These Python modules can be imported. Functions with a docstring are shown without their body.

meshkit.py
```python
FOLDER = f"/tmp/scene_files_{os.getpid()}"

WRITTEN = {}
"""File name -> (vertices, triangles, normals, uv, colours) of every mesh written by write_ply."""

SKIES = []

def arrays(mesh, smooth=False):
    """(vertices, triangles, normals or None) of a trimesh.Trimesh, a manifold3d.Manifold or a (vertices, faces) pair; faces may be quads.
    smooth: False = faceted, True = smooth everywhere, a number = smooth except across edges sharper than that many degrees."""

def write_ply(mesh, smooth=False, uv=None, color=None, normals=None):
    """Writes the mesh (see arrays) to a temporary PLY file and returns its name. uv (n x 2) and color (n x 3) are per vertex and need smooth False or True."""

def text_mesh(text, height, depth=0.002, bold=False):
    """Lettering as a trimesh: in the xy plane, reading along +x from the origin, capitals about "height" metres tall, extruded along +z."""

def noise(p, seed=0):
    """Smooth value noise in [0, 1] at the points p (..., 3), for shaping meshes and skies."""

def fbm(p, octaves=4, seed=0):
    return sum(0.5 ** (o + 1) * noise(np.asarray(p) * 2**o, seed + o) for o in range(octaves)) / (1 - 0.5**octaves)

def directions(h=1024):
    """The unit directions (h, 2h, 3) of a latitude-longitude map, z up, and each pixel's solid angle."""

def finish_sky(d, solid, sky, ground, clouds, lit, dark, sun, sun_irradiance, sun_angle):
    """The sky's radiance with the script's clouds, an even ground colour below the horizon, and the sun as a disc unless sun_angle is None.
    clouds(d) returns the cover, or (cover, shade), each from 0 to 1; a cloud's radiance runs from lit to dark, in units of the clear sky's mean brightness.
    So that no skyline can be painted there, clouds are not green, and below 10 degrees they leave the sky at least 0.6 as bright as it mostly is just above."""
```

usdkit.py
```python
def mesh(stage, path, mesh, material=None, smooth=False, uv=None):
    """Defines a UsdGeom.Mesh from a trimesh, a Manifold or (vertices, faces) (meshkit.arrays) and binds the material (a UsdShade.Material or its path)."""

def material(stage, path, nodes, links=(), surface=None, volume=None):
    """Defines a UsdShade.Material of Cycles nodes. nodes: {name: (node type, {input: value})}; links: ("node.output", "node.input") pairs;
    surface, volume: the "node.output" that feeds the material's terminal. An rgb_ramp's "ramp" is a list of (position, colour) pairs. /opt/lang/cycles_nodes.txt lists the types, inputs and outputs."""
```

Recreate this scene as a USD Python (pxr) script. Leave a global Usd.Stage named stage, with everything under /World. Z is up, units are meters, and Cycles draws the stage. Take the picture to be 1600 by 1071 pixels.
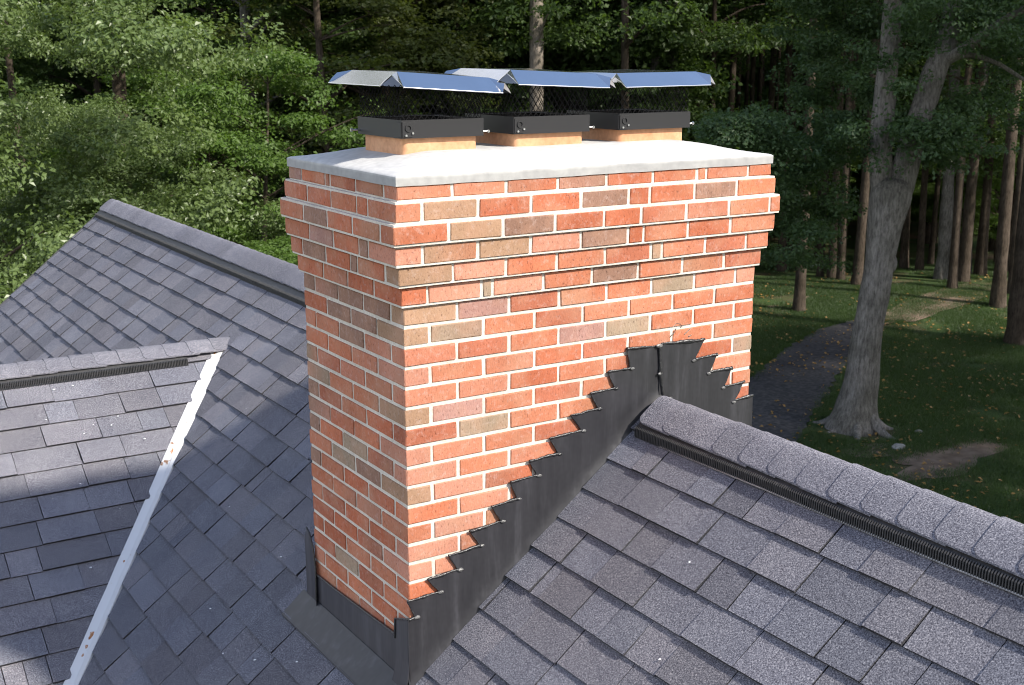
import math
import numpy as np
import trimesh
import manifold3d as m3
import shapely
from shapely.geometry import Polygon, box as sbox
from pxr import Usd, UsdGeom, UsdLux, UsdShade, Sdf, Gf, Vt
import usdkit, meshkit

stage = Usd.Stage.CreateInMemory()
UsdGeom.SetStageUpAxis(stage, "Z")
UsdGeom.SetStageMetersPerUnit(stage, 1.0)
UsdGeom.Xform.Define(stage, "/World")
stage.SetDefaultPrim(stage.GetPrimAtPath("/World"))
UsdGeom.Scope.Define(stage, "/World/Looks")

# ------------------------------------------------------------------ camera
EYE = np.array([-1.7465, -3.3994, 0.7806])
YAW, PITCH = 0.56535, 0.23124          # clockwise from +y; downwards
FWD = np.array([math.cos(PITCH) * math.sin(YAW), math.cos(PITCH) * math.cos(YAW), -math.sin(PITCH)])
RIGHT = np.array([math.cos(YAW), -math.sin(YAW), 0.0])
UP = np.cross(RIGHT, FWD)
cam = UsdGeom.Camera.Define(stage, "/World/camera")
cam.AddTransformOp().Set(Gf.Matrix4d(*RIGHT, 0, *UP, 0, *(-FWD), 0, *EYE, 1))
cam.CreateHorizontalApertureAttr(36.0)
cam.CreateVerticalApertureAttr(36.0 * 685 / 1024)
cam.CreateFocalLengthAttr(36.0 * 1906.3 / 1600)
cam.CreateFStopAttr(9.0)
cam.CreateFocusDistanceAttr(4.3)
cam.CreateClippingRangeAttr(Gf.Vec2f(0.05, 5000))
cam.CreateExposureAttr(1.1)

# ------------------------------------------------------------------ sky and sun
SUN = np.array([0.5, -1.05, 1.0]); SUN = SUN / np.linalg.norm(SUN)
ELEV, ROT = math.asin(SUN[2]), math.atan2(SUN[0], SUN[1])
sky_mat = usdkit.material(stage, "/World/Looks/sky", {
    "s": ("sky_texture", {"sky_type": "single_scattering", "sun_disc": False, "sun_elevation": ELEV, "sun_rotation": ROT,
                          "altitude": 100.0, "air_density": 1.0, "aerosol_density": 1.2, "ozone_density": 1.0}),
    # thin white haze low over the whole horizon, as the lids of the chimney caps mirror it
    "c": ("texture_coordinate", {}), "x": ("separate_xyz", {}), "e": ("map_range", {"range_type": "smoothstep", "from_min": 0.42, "from_max": 0.60, "to_min": 0.95, "to_max": 0.0}),
    "mp": ("mapping", {"scale": (2.0, 2.0, 6.0)}), "n": ("noise_texture", {"scale": 1.6, "detail": 5.0}), "nr": ("map_range", {"from_min": 0.3, "from_max": 0.65, "to_min": 0.75, "to_max": 1.0, "clamp": True}),
    "f": ("math", {"math_type": "multiply"}), "m": ("mix_color", {"b": (4.3, 4.25, 4.3), "use_clamp": False}),
    "b": ("background_shader", {"strength": 0.15})},
    [("c.generated", "x.vector"), ("x.z", "e.value"), ("c.generated", "mp.vector"), ("mp.vector", "n.vector"), ("n.fac", "nr.value"), ("e.result", "f.value1"), ("nr.result", "f.value2"),
     ("f.value", "m.fac"), ("s.color", "m.a"), ("m.result", "b.color")], surface="b.background")
dome = UsdLux.DomeLight.Define(stage, "/World/sky")
UsdShade.MaterialBindingAPI.Apply(dome.GetPrim()).Bind(sky_mat)
dome.GetPrim().SetCustomDataByKey("kind", "structure")
sun = UsdLux.DistantLight.Define(stage, "/World/sun")
sun.CreateIntensityAttr(0.92)
sun.CreateNormalizeAttr(True) if hasattr(sun, "CreateNormalizeAttr") else None
sun.CreateAngleAttr(2.4)
sun.CreateColorAttr(Gf.Vec3f(1.0, 0.93, 0.82))
zz = SUN; xx = np.cross([0, 0, 1.0], zz); xx /= np.linalg.norm(xx); yy = np.cross(zz, xx)
sun.AddTransformOp().Set(Gf.Matrix4d(*xx, 0, *yy, 0, *zz, 0, 0, 0, 50, 1))

# ------------------------------------------------------------------ helpers
USED = {}
def numbered(parent, name):
    k = (parent, name); n = USED.get(k, 0); USED[k] = n + 1
    return f"{parent}/{name}" if n == 0 else f"{parent}/{name}_{n:03d}"

def tag(o, label=None, cat=None, group=None, kind=None):
    p = o.GetPrim() if hasattr(o, "GetPrim") else o
    for k, v in (("label", label), ("category", cat), ("group", group), ("kind", kind)):
        if v:
            p.SetCustomDataByKey(k, v)
    return o

def path_of(p):
    return "/World" if p is None else str(p.GetPath())

def obj(name, mesh, mat, parent=None, smooth=False, tint=None):
    """One Mesh prim. mesh: trimesh, Manifold or (v, f). tint: one colour or one per vertex."""
    m = usdkit.mesh(stage, numbered(path_of(parent), name), mesh, MAT[mat], smooth)
    if tint is not None:
        n = len(m.GetPointsAttr().Get())
        t = np.asarray(tint, np.float32)
        t = np.tile(t, (n, 1)) if t.ndim == 1 else t
        UsdGeom.PrimvarsAPI(m).CreatePrimvar("tint", Sdf.ValueTypeNames.Color3fArray, "vertex").Set(Vt.Vec3fArray.FromNumpy(np.ascontiguousarray(t)))
    return m

def thing(name, label, cat, loc=(0, 0, 0), rz=0.0, group=None, scale=None):
    x = UsdGeom.Xform.Define(stage, numbered("/World", name))
    x.AddTranslateOp().Set(Gf.Vec3d(*map(float, loc)))
    x.AddRotateZOp().Set(float(rz))
    if scale is not None:
        x.AddScaleOp().Set(Gf.Vec3f(*map(float, scale)))
    tag(x, label, cat, group)
    return x

def ref(src, name, label, cat, loc, rz=0.0, group=None, scale=None):
    x = thing(name, label, cat, loc, rz, group, scale)
    x.GetPrim().GetReferences().AddInternalReference(src.GetPath())
    x.GetPrim().SetInstanceable(True)
    return x

def tm(v, f):
    return trimesh.Trimesh(np.asarray(v, float), np.asarray(f, int), process=False)

def cat(*ms):
    vs, fs, n = [], [], 0
    for m in ms:
        v, f = (m.vertices, m.faces) if hasattr(m, "vertices") else m
        vs.append(np.asarray(v)); fs.append(np.asarray(f) + n); n += len(v)
    return np.vstack(vs), np.vstack(fs)

def box(x0, x1, y0, y1, z0, z1):
    v = np.array([[x, y, z] for z in (z0, z1) for y in (y0, y1) for x in (x0, x1)], float)
    f = np.array([[0, 2, 3], [0, 3, 1], [4, 5, 7], [4, 7, 6], [0, 1, 5], [0, 5, 4], [2, 6, 7], [2, 7, 3], [0, 4, 6], [0, 6, 2], [1, 3, 7], [1, 7, 5]])
    return v, f

_CH = {}
def chamfer_box(x0, x1, y0, y1, z0, z1, c):
    """A box with all its edges chamfered: 24 vertices, 44 triangles."""
    if "f" not in _CH:
        pts = []
        for sx in (-1, 1):
            for sy in (-1, 1):
                for sz in (-1, 1):
                    pts += [[sx, sy, sz, 0], [sx, sy, sz, 1], [sx, sy, sz, 2]]
        pts = np.array(pts)
        p = pts[:, :3] * (1 - 0.2 * (np.arange(3)[None] != pts[:, 3:]))
        h = trimesh.convex.convex_hull(p)
        from scipy.spatial import cKDTree
        idx = cKDTree(p).query(h.vertices)[1]
        _CH["p"], _CH["f"] = pts, idx[h.faces]
    pts, f = _CH["p"], _CH["f"]
    cen = np.array([(x0 + x1) / 2, (y0 + y1) / 2, (z0 + z1) / 2]); half = np.array([x1 - x0, y1 - y0, z1 - z0]) / 2
    v = cen + pts[:, :3] * (half - c * (np.arange(3)[None] != pts[:, 3:]))
    return v, f

def tube(points, radii, sides=8, cap=True):
    P = np.asarray(points, float); n = len(P)
    R = np.broadcast_to(np.asarray(radii, float), (n,))
    T = np.gradient(P, axis=0); T /= np.maximum(np.linalg.norm(T, axis=1, keepdims=True), 1e-9)
    a = np.array([0, 0, 1.0]) if abs(T[0][2]) < 0.9 else np.array([1.0, 0, 0])
    N = np.zeros_like(P); u = np.cross(T[0], a); u /= np.linalg.norm(u)
    for i in range(n):
        u = u - T[i] * (u @ T[i]); u /= max(np.linalg.norm(u), 1e-9); N[i] = u
    B = np.cross(T, N)
    th = np.arange(sides) * 2 * math.pi / sides
    v = (P[:, None] + R[:, None, None] * (np.cos(th)[None, :, None] * N[:, None] + np.sin(th)[None, :, None] * B[:, None])).reshape(-1, 3)
    i, j = np.meshgrid(np.arange(n - 1), np.arange(sides), indexing="ij")
    a_, b_ = i * sides + j, i * sides + (j + 1) % sides
    f = np.vstack([np.stack([a_, b_, b_ + sides], -1).reshape(-1, 3), np.stack([a_, b_ + sides, a_ + sides], -1).reshape(-1, 3)])
    if cap:
        v = np.vstack([v, P[:1], P[-1:]])
        k = np.arange(sides)
        f = np.vstack([f, np.stack([np.full(sides, n * sides), (k + 1) % sides, k], -1), np.stack([np.full(sides, n * sides + 1), (n - 1) * sides + k, (n - 1) * sides + (k + 1) % sides], -1)])
    return v, f

def prism(poly, a, b, frame):
    """poly (shapely, in u,v) extruded from a to b along w; frame maps (u, v, w) to the world."""
    m = trimesh.creation.extrude_polygon(poly, b - a, engine="earcut")
    q = np.array(m.vertices); q[:, 2] += a
    return frame(q), np.array(m.faces)

# ------------------------------------------------------------------ materials
MAT = {}
def mat(name, nodes, links, surface="p.BSDF"):
    MAT[name] = usdkit.material(stage, "/World/Looks/" + name, nodes, links, surface=surface)

POS = ("geometry", {})
mat("shingle_granules", {
    "g": POS, "a": ("attribute", {"attribute": "tint"}),
    "n": ("noise_texture", {"scale": 230.0, "detail": 1.5, "roughness": 0.6}),
    "r": ("rgb_ramp", {"ramp": [(0.30, (0.038, 0.038, 0.050)), (0.45, (0.096, 0.097, 0.118)), (0.58, (0.155, 0.156, 0.182)), (0.73, (0.30, 0.296, 0.32))]}),
    "n2": ("noise_texture", {"scale": 3.0, "detail": 5.0, "roughness": 0.65}),
    "r2": ("rgb_ramp", {"ramp": [(0.3, (0.84, 0.84, 0.86)), (0.7, (1.14, 1.12, 1.08))]}),
    "m": ("mix_color", {"blend_type": "multiply", "fac": 1.0, "use_clamp": False}),
    "m2": ("mix_color", {"blend_type": "multiply", "fac": 1.0, "use_clamp": False}),
    "b": ("bump", {"strength": 0.35, "distance": 0.002}),
    "p": ("principled_bsdf", {"roughness": 0.85, "specular_ior_level": 0.25})},
    [("g.position", "n.vector"), ("g.position", "n2.vector"), ("n.fac", "r.fac"), ("n2.fac", "r2.fac"), ("r.color", "m.a"), ("a.color", "m.b"),
     ("m.result", "m2.a"), ("r2.color", "m2.b"), ("m2.result", "p.base_color"), ("n.fac", "b.height"), ("b.normal", "p.normal")])

mat("brick_clay", {
    "g": POS, "a": ("attribute", {"attribute": "tint"}),
    "mp": ("mapping", {"scale": (1.0, 1.0, 0.5)}),
    "n": ("noise_texture", {"scale": 170.0, "detail": 3.0, "roughness": 0.6}),      # dark iron specks, drawn out
    "r": ("rgb_ramp", {"ramp": [(0.29, (0.40, 0.36, 0.36)), (0.40, (0.90, 0.90, 0.90)), (0.62, (1.0, 1.0, 1.0)), (0.75, (1.12, 1.12, 1.12))]}),
    "n2": ("noise_texture", {"scale": 45.0, "detail": 6.0, "roughness": 0.75}),     # white bloom left by the mortar wash
    "r2": ("rgb_ramp", {"ramp": [(0.52, (0, 0, 0)), (0.76, (0.38, 0.38, 0.38))]}),
    "n3": ("noise_texture", {"scale": 6.0, "detail": 3.0}),
    "r3": ("rgb_ramp", {"ramp": [(0.3, (0.86, 0.84, 0.82)), (0.7, (1.1, 1.1, 1.12))]}),
    "m": ("mix_color", {"blend_type": "multiply", "fac": 1.0, "use_clamp": False}),
    "m3": ("mix_color", {"blend_type": "multiply", "fac": 1.0, "use_clamp": False}),
    "n4": ("noise_texture", {"scale": 8.0, "detail": 2.0}), "r4": ("rgb_ramp", {"ramp": [(0.46, (0, 0, 0)), (0.66, (0.35, 0.35, 0.35))]}), "s4": ("separate_color", {}),
    "m4": ("mix_color", {"blend_type": "mix", "b": (0.40, 0.225, 0.15), "use_clamp": False}),
    "m2": ("mix_color", {"blend_type": "mix", "b": (0.56, 0.46, 0.43)}),
    "s": ("separate_color", {}),
    "b": ("bump", {"strength": 0.5, "distance": 0.003}),
    "p": ("principled_bsdf", {"roughness": 0.9, "specular_ior_level": 0.2})},
    [("g.position", "mp.vector"), ("mp.vector", "n.vector"), ("g.position", "n2.vector"), ("g.position", "n3.vector"), ("n.fac", "r.fac"), ("n2.fac", "r2.fac"), ("n3.fac", "r3.fac"),
     ("a.color", "m.a"), ("r.color", "m.b"), ("m.result", "m3.a"), ("r3.color", "m3.b"), ("g.position", "n4.vector"), ("n4.fac", "r4.fac"), ("r4.color", "s4.color"), ("s4.r", "m4.fac"), ("m3.result", "m4.a"), ("m4.result", "m2.a"), ("r2.color", "s.color"), ("s.r", "m2.fac"),
     ("m2.result", "p.base_color"), ("n.fac", "b.height"), ("b.normal", "p.normal")])

def rough(name, ramp, scale, roughness, bump=0.4, dist=0.003, detail=5.0, spec=0.3, big=None, metallic=0.0, stretch=None, **kw):
    nodes = {"g": POS, "mp": ("mapping", {"scale": stretch or (1.0, 1.0, 1.0)}), "n": ("noise_texture", {"scale": scale, "detail": detail, "roughness": 0.6}), "r": ("rgb_ramp", {"ramp": ramp}),
             "b": ("bump", {"strength": bump, "distance": dist}),
             "p": ("principled_bsdf", {"roughness": roughness, "specular_ior_level": spec, "metallic": metallic, **kw})}
    links = [("g.position", "mp.vector"), ("mp.vector", "n.vector"), ("n.fac", "r.fac"), ("n.fac", "b.height"), ("b.normal", "p.normal")]
    if big:
        nodes["n2"] = ("noise_texture", {"scale": big[0], "detail": 4.0}); nodes["r2"] = ("rgb_ramp", {"ramp": big[1]})
        nodes["m"] = ("mix_color", {"blend_type": "multiply", "fac": 1.0, "use_clamp": False})
        links += [("g.position", "n2.vector"), ("n2.fac", "r2.fac"), ("r.color", "m.a"), ("r2.color", "m.b"), ("m.result", "p.base_color")]
    else:
        links.append(("r.color", "p.base_color"))
    mat(name, nodes, links)

rough("mortar", [(0.3, (0.46, 0.425, 0.375)), (0.7, (0.61, 0.57, 0.51))], 90, 0.95, 0.8, 0.003, big=(7, [(0.3, (0.85, 0.85, 0.85)), (0.65, (1.05, 1.05, 1.05))]))
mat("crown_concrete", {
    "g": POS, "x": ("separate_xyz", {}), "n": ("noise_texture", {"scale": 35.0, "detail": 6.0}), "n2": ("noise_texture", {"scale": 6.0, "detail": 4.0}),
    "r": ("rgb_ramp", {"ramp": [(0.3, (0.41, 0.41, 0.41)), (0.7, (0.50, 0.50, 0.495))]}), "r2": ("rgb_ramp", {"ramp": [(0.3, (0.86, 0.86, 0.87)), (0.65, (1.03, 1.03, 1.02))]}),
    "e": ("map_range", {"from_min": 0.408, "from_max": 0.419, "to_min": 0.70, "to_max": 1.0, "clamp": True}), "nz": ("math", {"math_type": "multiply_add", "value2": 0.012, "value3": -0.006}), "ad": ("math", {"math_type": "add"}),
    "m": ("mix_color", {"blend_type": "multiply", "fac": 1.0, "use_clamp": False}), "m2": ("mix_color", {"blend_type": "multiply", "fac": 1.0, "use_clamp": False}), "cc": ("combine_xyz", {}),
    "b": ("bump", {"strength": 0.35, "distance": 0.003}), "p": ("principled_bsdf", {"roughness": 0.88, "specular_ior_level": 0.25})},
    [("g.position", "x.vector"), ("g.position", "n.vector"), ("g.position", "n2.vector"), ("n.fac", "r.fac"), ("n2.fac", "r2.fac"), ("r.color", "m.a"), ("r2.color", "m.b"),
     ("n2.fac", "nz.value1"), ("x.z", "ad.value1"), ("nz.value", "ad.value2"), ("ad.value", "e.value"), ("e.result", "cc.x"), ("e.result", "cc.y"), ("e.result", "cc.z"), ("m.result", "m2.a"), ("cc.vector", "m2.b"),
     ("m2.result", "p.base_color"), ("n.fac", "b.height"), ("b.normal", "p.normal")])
rough("flue_clay", [(0.3, (0.45, 0.22, 0.115)), (0.7, (0.58, 0.33, 0.19))], 9, 0.75, 0.25, 0.002, big=(60, [(0.3, (0.85, 0.83, 0.8)), (0.6, (1.04, 1.04, 1.04))]))
rough("cap_black", [(0.3, (0.008, 0.008, 0.0095)), (0.7, (0.014, 0.014, 0.016))], 500, 0.45, 0.3, 0.0006, spec=0.5)
rough("cap_lid", [(0.3, (0.56, 0.56, 0.58)), (0.7, (0.60, 0.60, 0.62))], 9, 0.14, 0.05, 0.004, metallic=1.0, detail=2.0)
rough("wire_black", [(0.3, (0.006, 0.006, 0.007)), (0.7, (0.01, 0.01, 0.011))], 300, 0.65, spec=0.2)
rough("screw_steel", [(0.3, (0.5, 0.5, 0.5)), (0.7, (0.65, 0.65, 0.65))], 60, 0.3, metallic=1.0)
rough("flashing_black", [(0.3, (0.016, 0.016, 0.019)), (0.55, (0.025, 0.025, 0.029)), (0.75, (0.050, 0.050, 0.058))], 20, 0.38, 0.12, 0.01, spec=0.5, stretch=(1, 1, 0.12), big=(60, [(0.3, (0.9, 0.9, 0.9)), (0.7, (1.08, 1.08, 1.08))]))
rough("sealant", [(0.3, (0.008, 0.008, 0.009)), (0.7, (0.03, 0.03, 0.032))], 80, 0.3, 0.9, 0.004, spec=0.6)
rough("sealant_grey", [(0.3, (0.025, 0.025, 0.026)), (0.7, (0.17, 0.17, 0.17))], 120, 0.35, 0.6, 0.003, spec=0.5)
rough("vent_plastic", [(0.3, (0.03, 0.03, 0.032)), (0.7, (0.06, 0.06, 0.062))], 60, 0.5)
rough("vent_lip_metal", [(0.3, (0.20, 0.20, 0.21)), (0.7, (0.36, 0.36, 0.37))], 40, 0.4, metallic=0.4)
rough("roof_felt", [(0.3, (0.015, 0.015, 0.016)), (0.7, (0.03, 0.029, 0.028))], 40, 0.95, 0.5)
rough("white_paint", [(0.3, (0.70, 0.71, 0.72)), (0.7, (0.80, 0.81, 0.82))], 20, 0.45, 0.1)
rough("house_siding", [(0.3, (0.5, 0.48, 0.44)), (0.7, (0.6, 0.58, 0.54))], 4, 0.8)
rough("asphalt", [(0.3, (0.022, 0.022, 0.026)), (0.5, (0.045, 0.044, 0.047)), (0.75, (0.09, 0.086, 0.085))], 9, 0.9, 0.4, 0.01, big=(0.35, [(0.35, (0.7, 0.7, 0.75)), (0.65, (1.35, 1.3, 1.25))]))
rough("rock", [(0.3, (0.16, 0.15, 0.14)), (0.7, (0.36, 0.35, 0.33))], 6, 0.9)

# painted metal of the valley: white, flaked to rust and primer in spots
mat("valley_paint", {
    "g": POS, "n": ("noise_texture", {"scale": 9.0, "detail": 6.0, "roughness": 0.7}), "n2": ("noise_texture", {"scale": 40.0, "detail": 3.0}),
    "ma": ("math", {"math_type": "multiply_add", "value2": 0.28, "value3": -0.14}), "ad": ("math", {"math_type": "add"}),
    "r": ("rgb_ramp", {"ramp": [(0.0, (0.56, 0.57, 0.585)), (0.635, (0.53, 0.54, 0.555)), (0.655, (0.40, 0.33, 0.27)), (0.69, (0.22, 0.12, 0.07)), (1.0, (0.18, 0.1, 0.06))]}),
    "p": ("principled_bsdf", {"roughness": 0.42})},
    [("g.position", "n.vector"), ("g.position", "n2.vector"), ("n2.fac", "ma.value1"), ("n.fac", "ad.value1"), ("ma.value", "ad.value2"), ("ad.value", "r.fac"), ("r.color", "p.base_color")])
rough("rust", [(0.3, (0.14, 0.06, 0.03)), (0.5, (0.32, 0.15, 0.07)), (0.7, (0.6, 0.55, 0.5))], 50, 0.8)

def bark(name, dark, light, sc=1.0):
    mat(name, {"c": ("texture_coordinate", {}), "mp": ("mapping", {"scale": (1.0, 1.0, 0.22)}),
               "n": ("noise_texture", {"scale": 20.0 * sc, "detail": 8.0, "roughness": 0.75}), "r": ("rgb_ramp", {"ramp": [(0.34, dark), (0.62, light)]}),
               "n2": ("noise_texture", {"scale": 1.3, "detail": 3.0}), "r2": ("rgb_ramp", {"ramp": [(0.35, (0.65, 0.66, 0.62)), (0.65, (1.15, 1.15, 1.15))]}),
               "m": ("mix_color", {"blend_type": "multiply", "fac": 1.0, "use_clamp": False}),
               "b": ("bump", {"strength": 0.9, "distance": 0.05}), "p": ("principled_bsdf", {"roughness": 0.95, "specular_ior_level": 0.1})},
        [("c.object", "mp.vector"), ("mp.vector", "n.vector"), ("c.object", "n2.vector"), ("n.fac", "r.fac"), ("n2.fac", "r2.fac"), ("r.color", "m.a"), ("r2.color", "m.b"), ("m.result", "p.base_color"), ("n.fac", "b.height"), ("b.normal", "p.normal")])
bark("bark_grey", (0.07, 0.064, 0.06), (0.25, 0.235, 0.22))
bark("bark_brown", (0.035, 0.027, 0.022), (0.105, 0.083, 0.066))
bark("bark_pale", (0.13, 0.11, 0.095), (0.36, 0.31, 0.27))

def leaf(name, c0, c1, c2, trans=0.35, rough_=0.5):
    mat(name, {"g": ("geometry", {}), "r": ("rgb_ramp", {"ramp": [(0.0, c0), (0.55, c1), (0.94, c2), (1.0, tuple(np.array(c2) * (1.6, 1.25, 0.9)))]}),
               "p": ("principled_bsdf", {"roughness": rough_, "specular_ior_level": 0.45}), "t": ("translucent_bsdf", {}) if False else ("translucent_bsdf", {}),
               "k": ("mix_color", {"blend_type": "multiply", "fac": 1.0, "b": (1.25, 1.3, 0.55), "use_clamp": False}), "x": ("mix_closure", {"fac": trans})},
        [("g.random_per_island", "r.fac"), ("r.color", "p.base_color"), ("r.color", "k.a"), ("k.result", "t.color"), ("p.BSDF", "x.closure1"), ("t.BSDF", "x.closure2")], surface="x.closure")
leaf("leaf_oak", (0.12, 0.17, 0.06), (0.18, 0.24, 0.09), (0.26, 0.305, 0.145), 0.38, 0.38)
leaf("leaf_maple", (0.09, 0.155, 0.03), (0.135, 0.22, 0.042), (0.19, 0.28, 0.06), 0.45)
leaf("leaf_forest", (0.065, 0.11, 0.03), (0.10, 0.155, 0.042), (0.16, 0.21, 0.055), 0.45)
leaf("leaf_olive", (0.075, 0.095, 0.024), (0.115, 0.135, 0.032), (0.20, 0.17, 0.042), 0.45)
leaf("leaf_blue", (0.065, 0.115, 0.05), (0.10, 0.16, 0.066), (0.15, 0.205, 0.085), 0.45)
leaf("leaf_fallen", (0.26, 0.15, 0.04), (0.45, 0.31, 0.07), (0.58, 0.46, 0.13), 0.1)
leaf("grass_blade", (0.045, 0.08, 0.024), (0.066, 0.106, 0.033), (0.12, 0.145, 0.055), 0.3)

# lawn: grass, moss and bare earth
mat("lawn", {
    "g": POS, "n": ("noise_texture", {"scale": 0.55, "detail": 5.0, "roughness": 0.6}), "n2": ("noise_texture", {"scale": 45.0, "detail": 4.0}),
    "r": ("rgb_ramp", {"ramp": [(0.33, (0.11, 0.085, 0.06)), (0.44, (0.078, 0.08, 0.042)), (0.54, (0.048, 0.078, 0.03)), (0.7, (0.066, 0.10, 0.038))]}),
    "r2": ("rgb_ramp", {"ramp": [(0.3, (0.6, 0.6, 0.6)), (0.7, (1.35, 1.35, 1.3))]}),
    "m": ("mix_color", {"blend_type": "multiply", "fac": 1.0, "use_clamp": False}),
    "b": ("bump", {"strength": 0.8, "distance": 0.05}), "p": ("principled_bsdf", {"roughness": 1.0, "specular_ior_level": 0.05})},
    [("g.position", "n.vector"), ("g.position", "n2.vector"), ("n.fac", "r.fac"), ("n2.fac", "r2.fac"), ("r.color", "m.a"), ("r2.color", "m.b"), ("m.result", "p.base_color"), ("n2.fac", "b.height"), ("b.normal", "p.normal")])
rough("bare_earth", [(0.3, (0.10, 0.073, 0.054)), (0.7, (0.21, 0.16, 0.125))], 3.0, 1.0, 0.6, 0.03, spec=0.05)

# ------------------------------------------------------------------ the ground
GZ = -8.0
def place(bearing, dist):
    """bearing in degrees right of the line of sight, distance over the ground from the viewer's spot"""
    a = YAW + math.radians(bearing)
    return EYE[0] + dist * math.sin(a), EYE[1] + dist * math.cos(a)

def ground_h(x, y):
    x, y = np.asarray(x, float), np.asarray(y, float)
    p = np.stack([x / 9.0, y / 9.0, np.zeros_like(x)], -1)
    return GZ + 0.22 * (meshkit.noise(p, 5) - 0.5) + 0.9 * np.clip((np.hypot(x - EYE[0], y - EYE[1]) - 55) / 60, 0, 1)

def grid_sheet(xs, ys, h):
    X, Y = np.meshgrid(xs, ys, indexing="ij")
    v = np.stack([X, Y, h(X, Y)], -1).reshape(-1, 3)
    i, j = np.meshgrid(np.arange(len(xs) - 1), np.arange(len(ys) - 1), indexing="ij")
    a = i * len(ys) + j; b = a + len(ys)
    return v, np.vstack([np.stack([a, b, b + 1], -1).reshape(-1, 3), np.stack([a, b + 1, a + 1], -1).reshape(-1, 3)])

ax = np.concatenate([[-900, -400, -200, -120, -80], np.arange(-60, 120, 1.5), [130, 160, 220, 420, 900]])
tag(obj("ground", grid_sheet(ax, ax, ground_h), "lawn", smooth=True), kind="structure")

def ribbon(left, right, n, lift, k=6):
    """a sheet between two polylines that lies on the ground"""
    def resample(p):
        p = np.asarray(p, float); d = np.concatenate([[0], np.cumsum(np.linalg.norm(np.diff(p, axis=0), axis=1))])
        t = np.linspace(0, d[-1], n); q = np.stack([np.interp(t, d, p[:, i]) for i in (0, 1)], -1)
        for _ in range(8):
            q[1:-1] = (q[:-2] + 2 * q[1:-1] + q[2:]) / 4
        return q
    a, b = resample(left), resample(right)
    rng = np.random.default_rng(3)
    w = np.linspace(0, 1, k)[None, :, None]
    q = a[:, None] * (1 - w) + b[:, None] * w
    q[:, 0] += rng.normal(0, 0.07, (n, 2)); q[:, -1] += rng.normal(0, 0.07, (n, 2))
    v = np.concatenate([q, (ground_h(q[..., 0], q[..., 1]) + lift)[..., None]], -1).reshape(-1, 3)
    i, j = np.meshgrid(np.arange(n - 1), np.arange(k - 1), indexing="ij")
    c = i * k + j
    return v, np.vstack([np.stack([c, c + 1, c + k + 1], -1).reshape(-1, 3), np.stack([c, c + k + 1, c + k], -1).reshape(-1, 3)])

path_l = [(9, 13), (17.5, 17.9), (21.1, 20.4), (24.2, 22.6), (27.6, 24.3), (29.8, 24.7)]
path_r = [(10, 7), (16.0, 13.8), (18.5, 16.0), (20.9, 17.7), (23.7, 19.7), (27.2, 21.9), (30.2, 23.6)]
tag(obj("driveway", ribbon(path_l, path_r, 90, 0.03), "asphalt", smooth=True), kind="structure")

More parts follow.
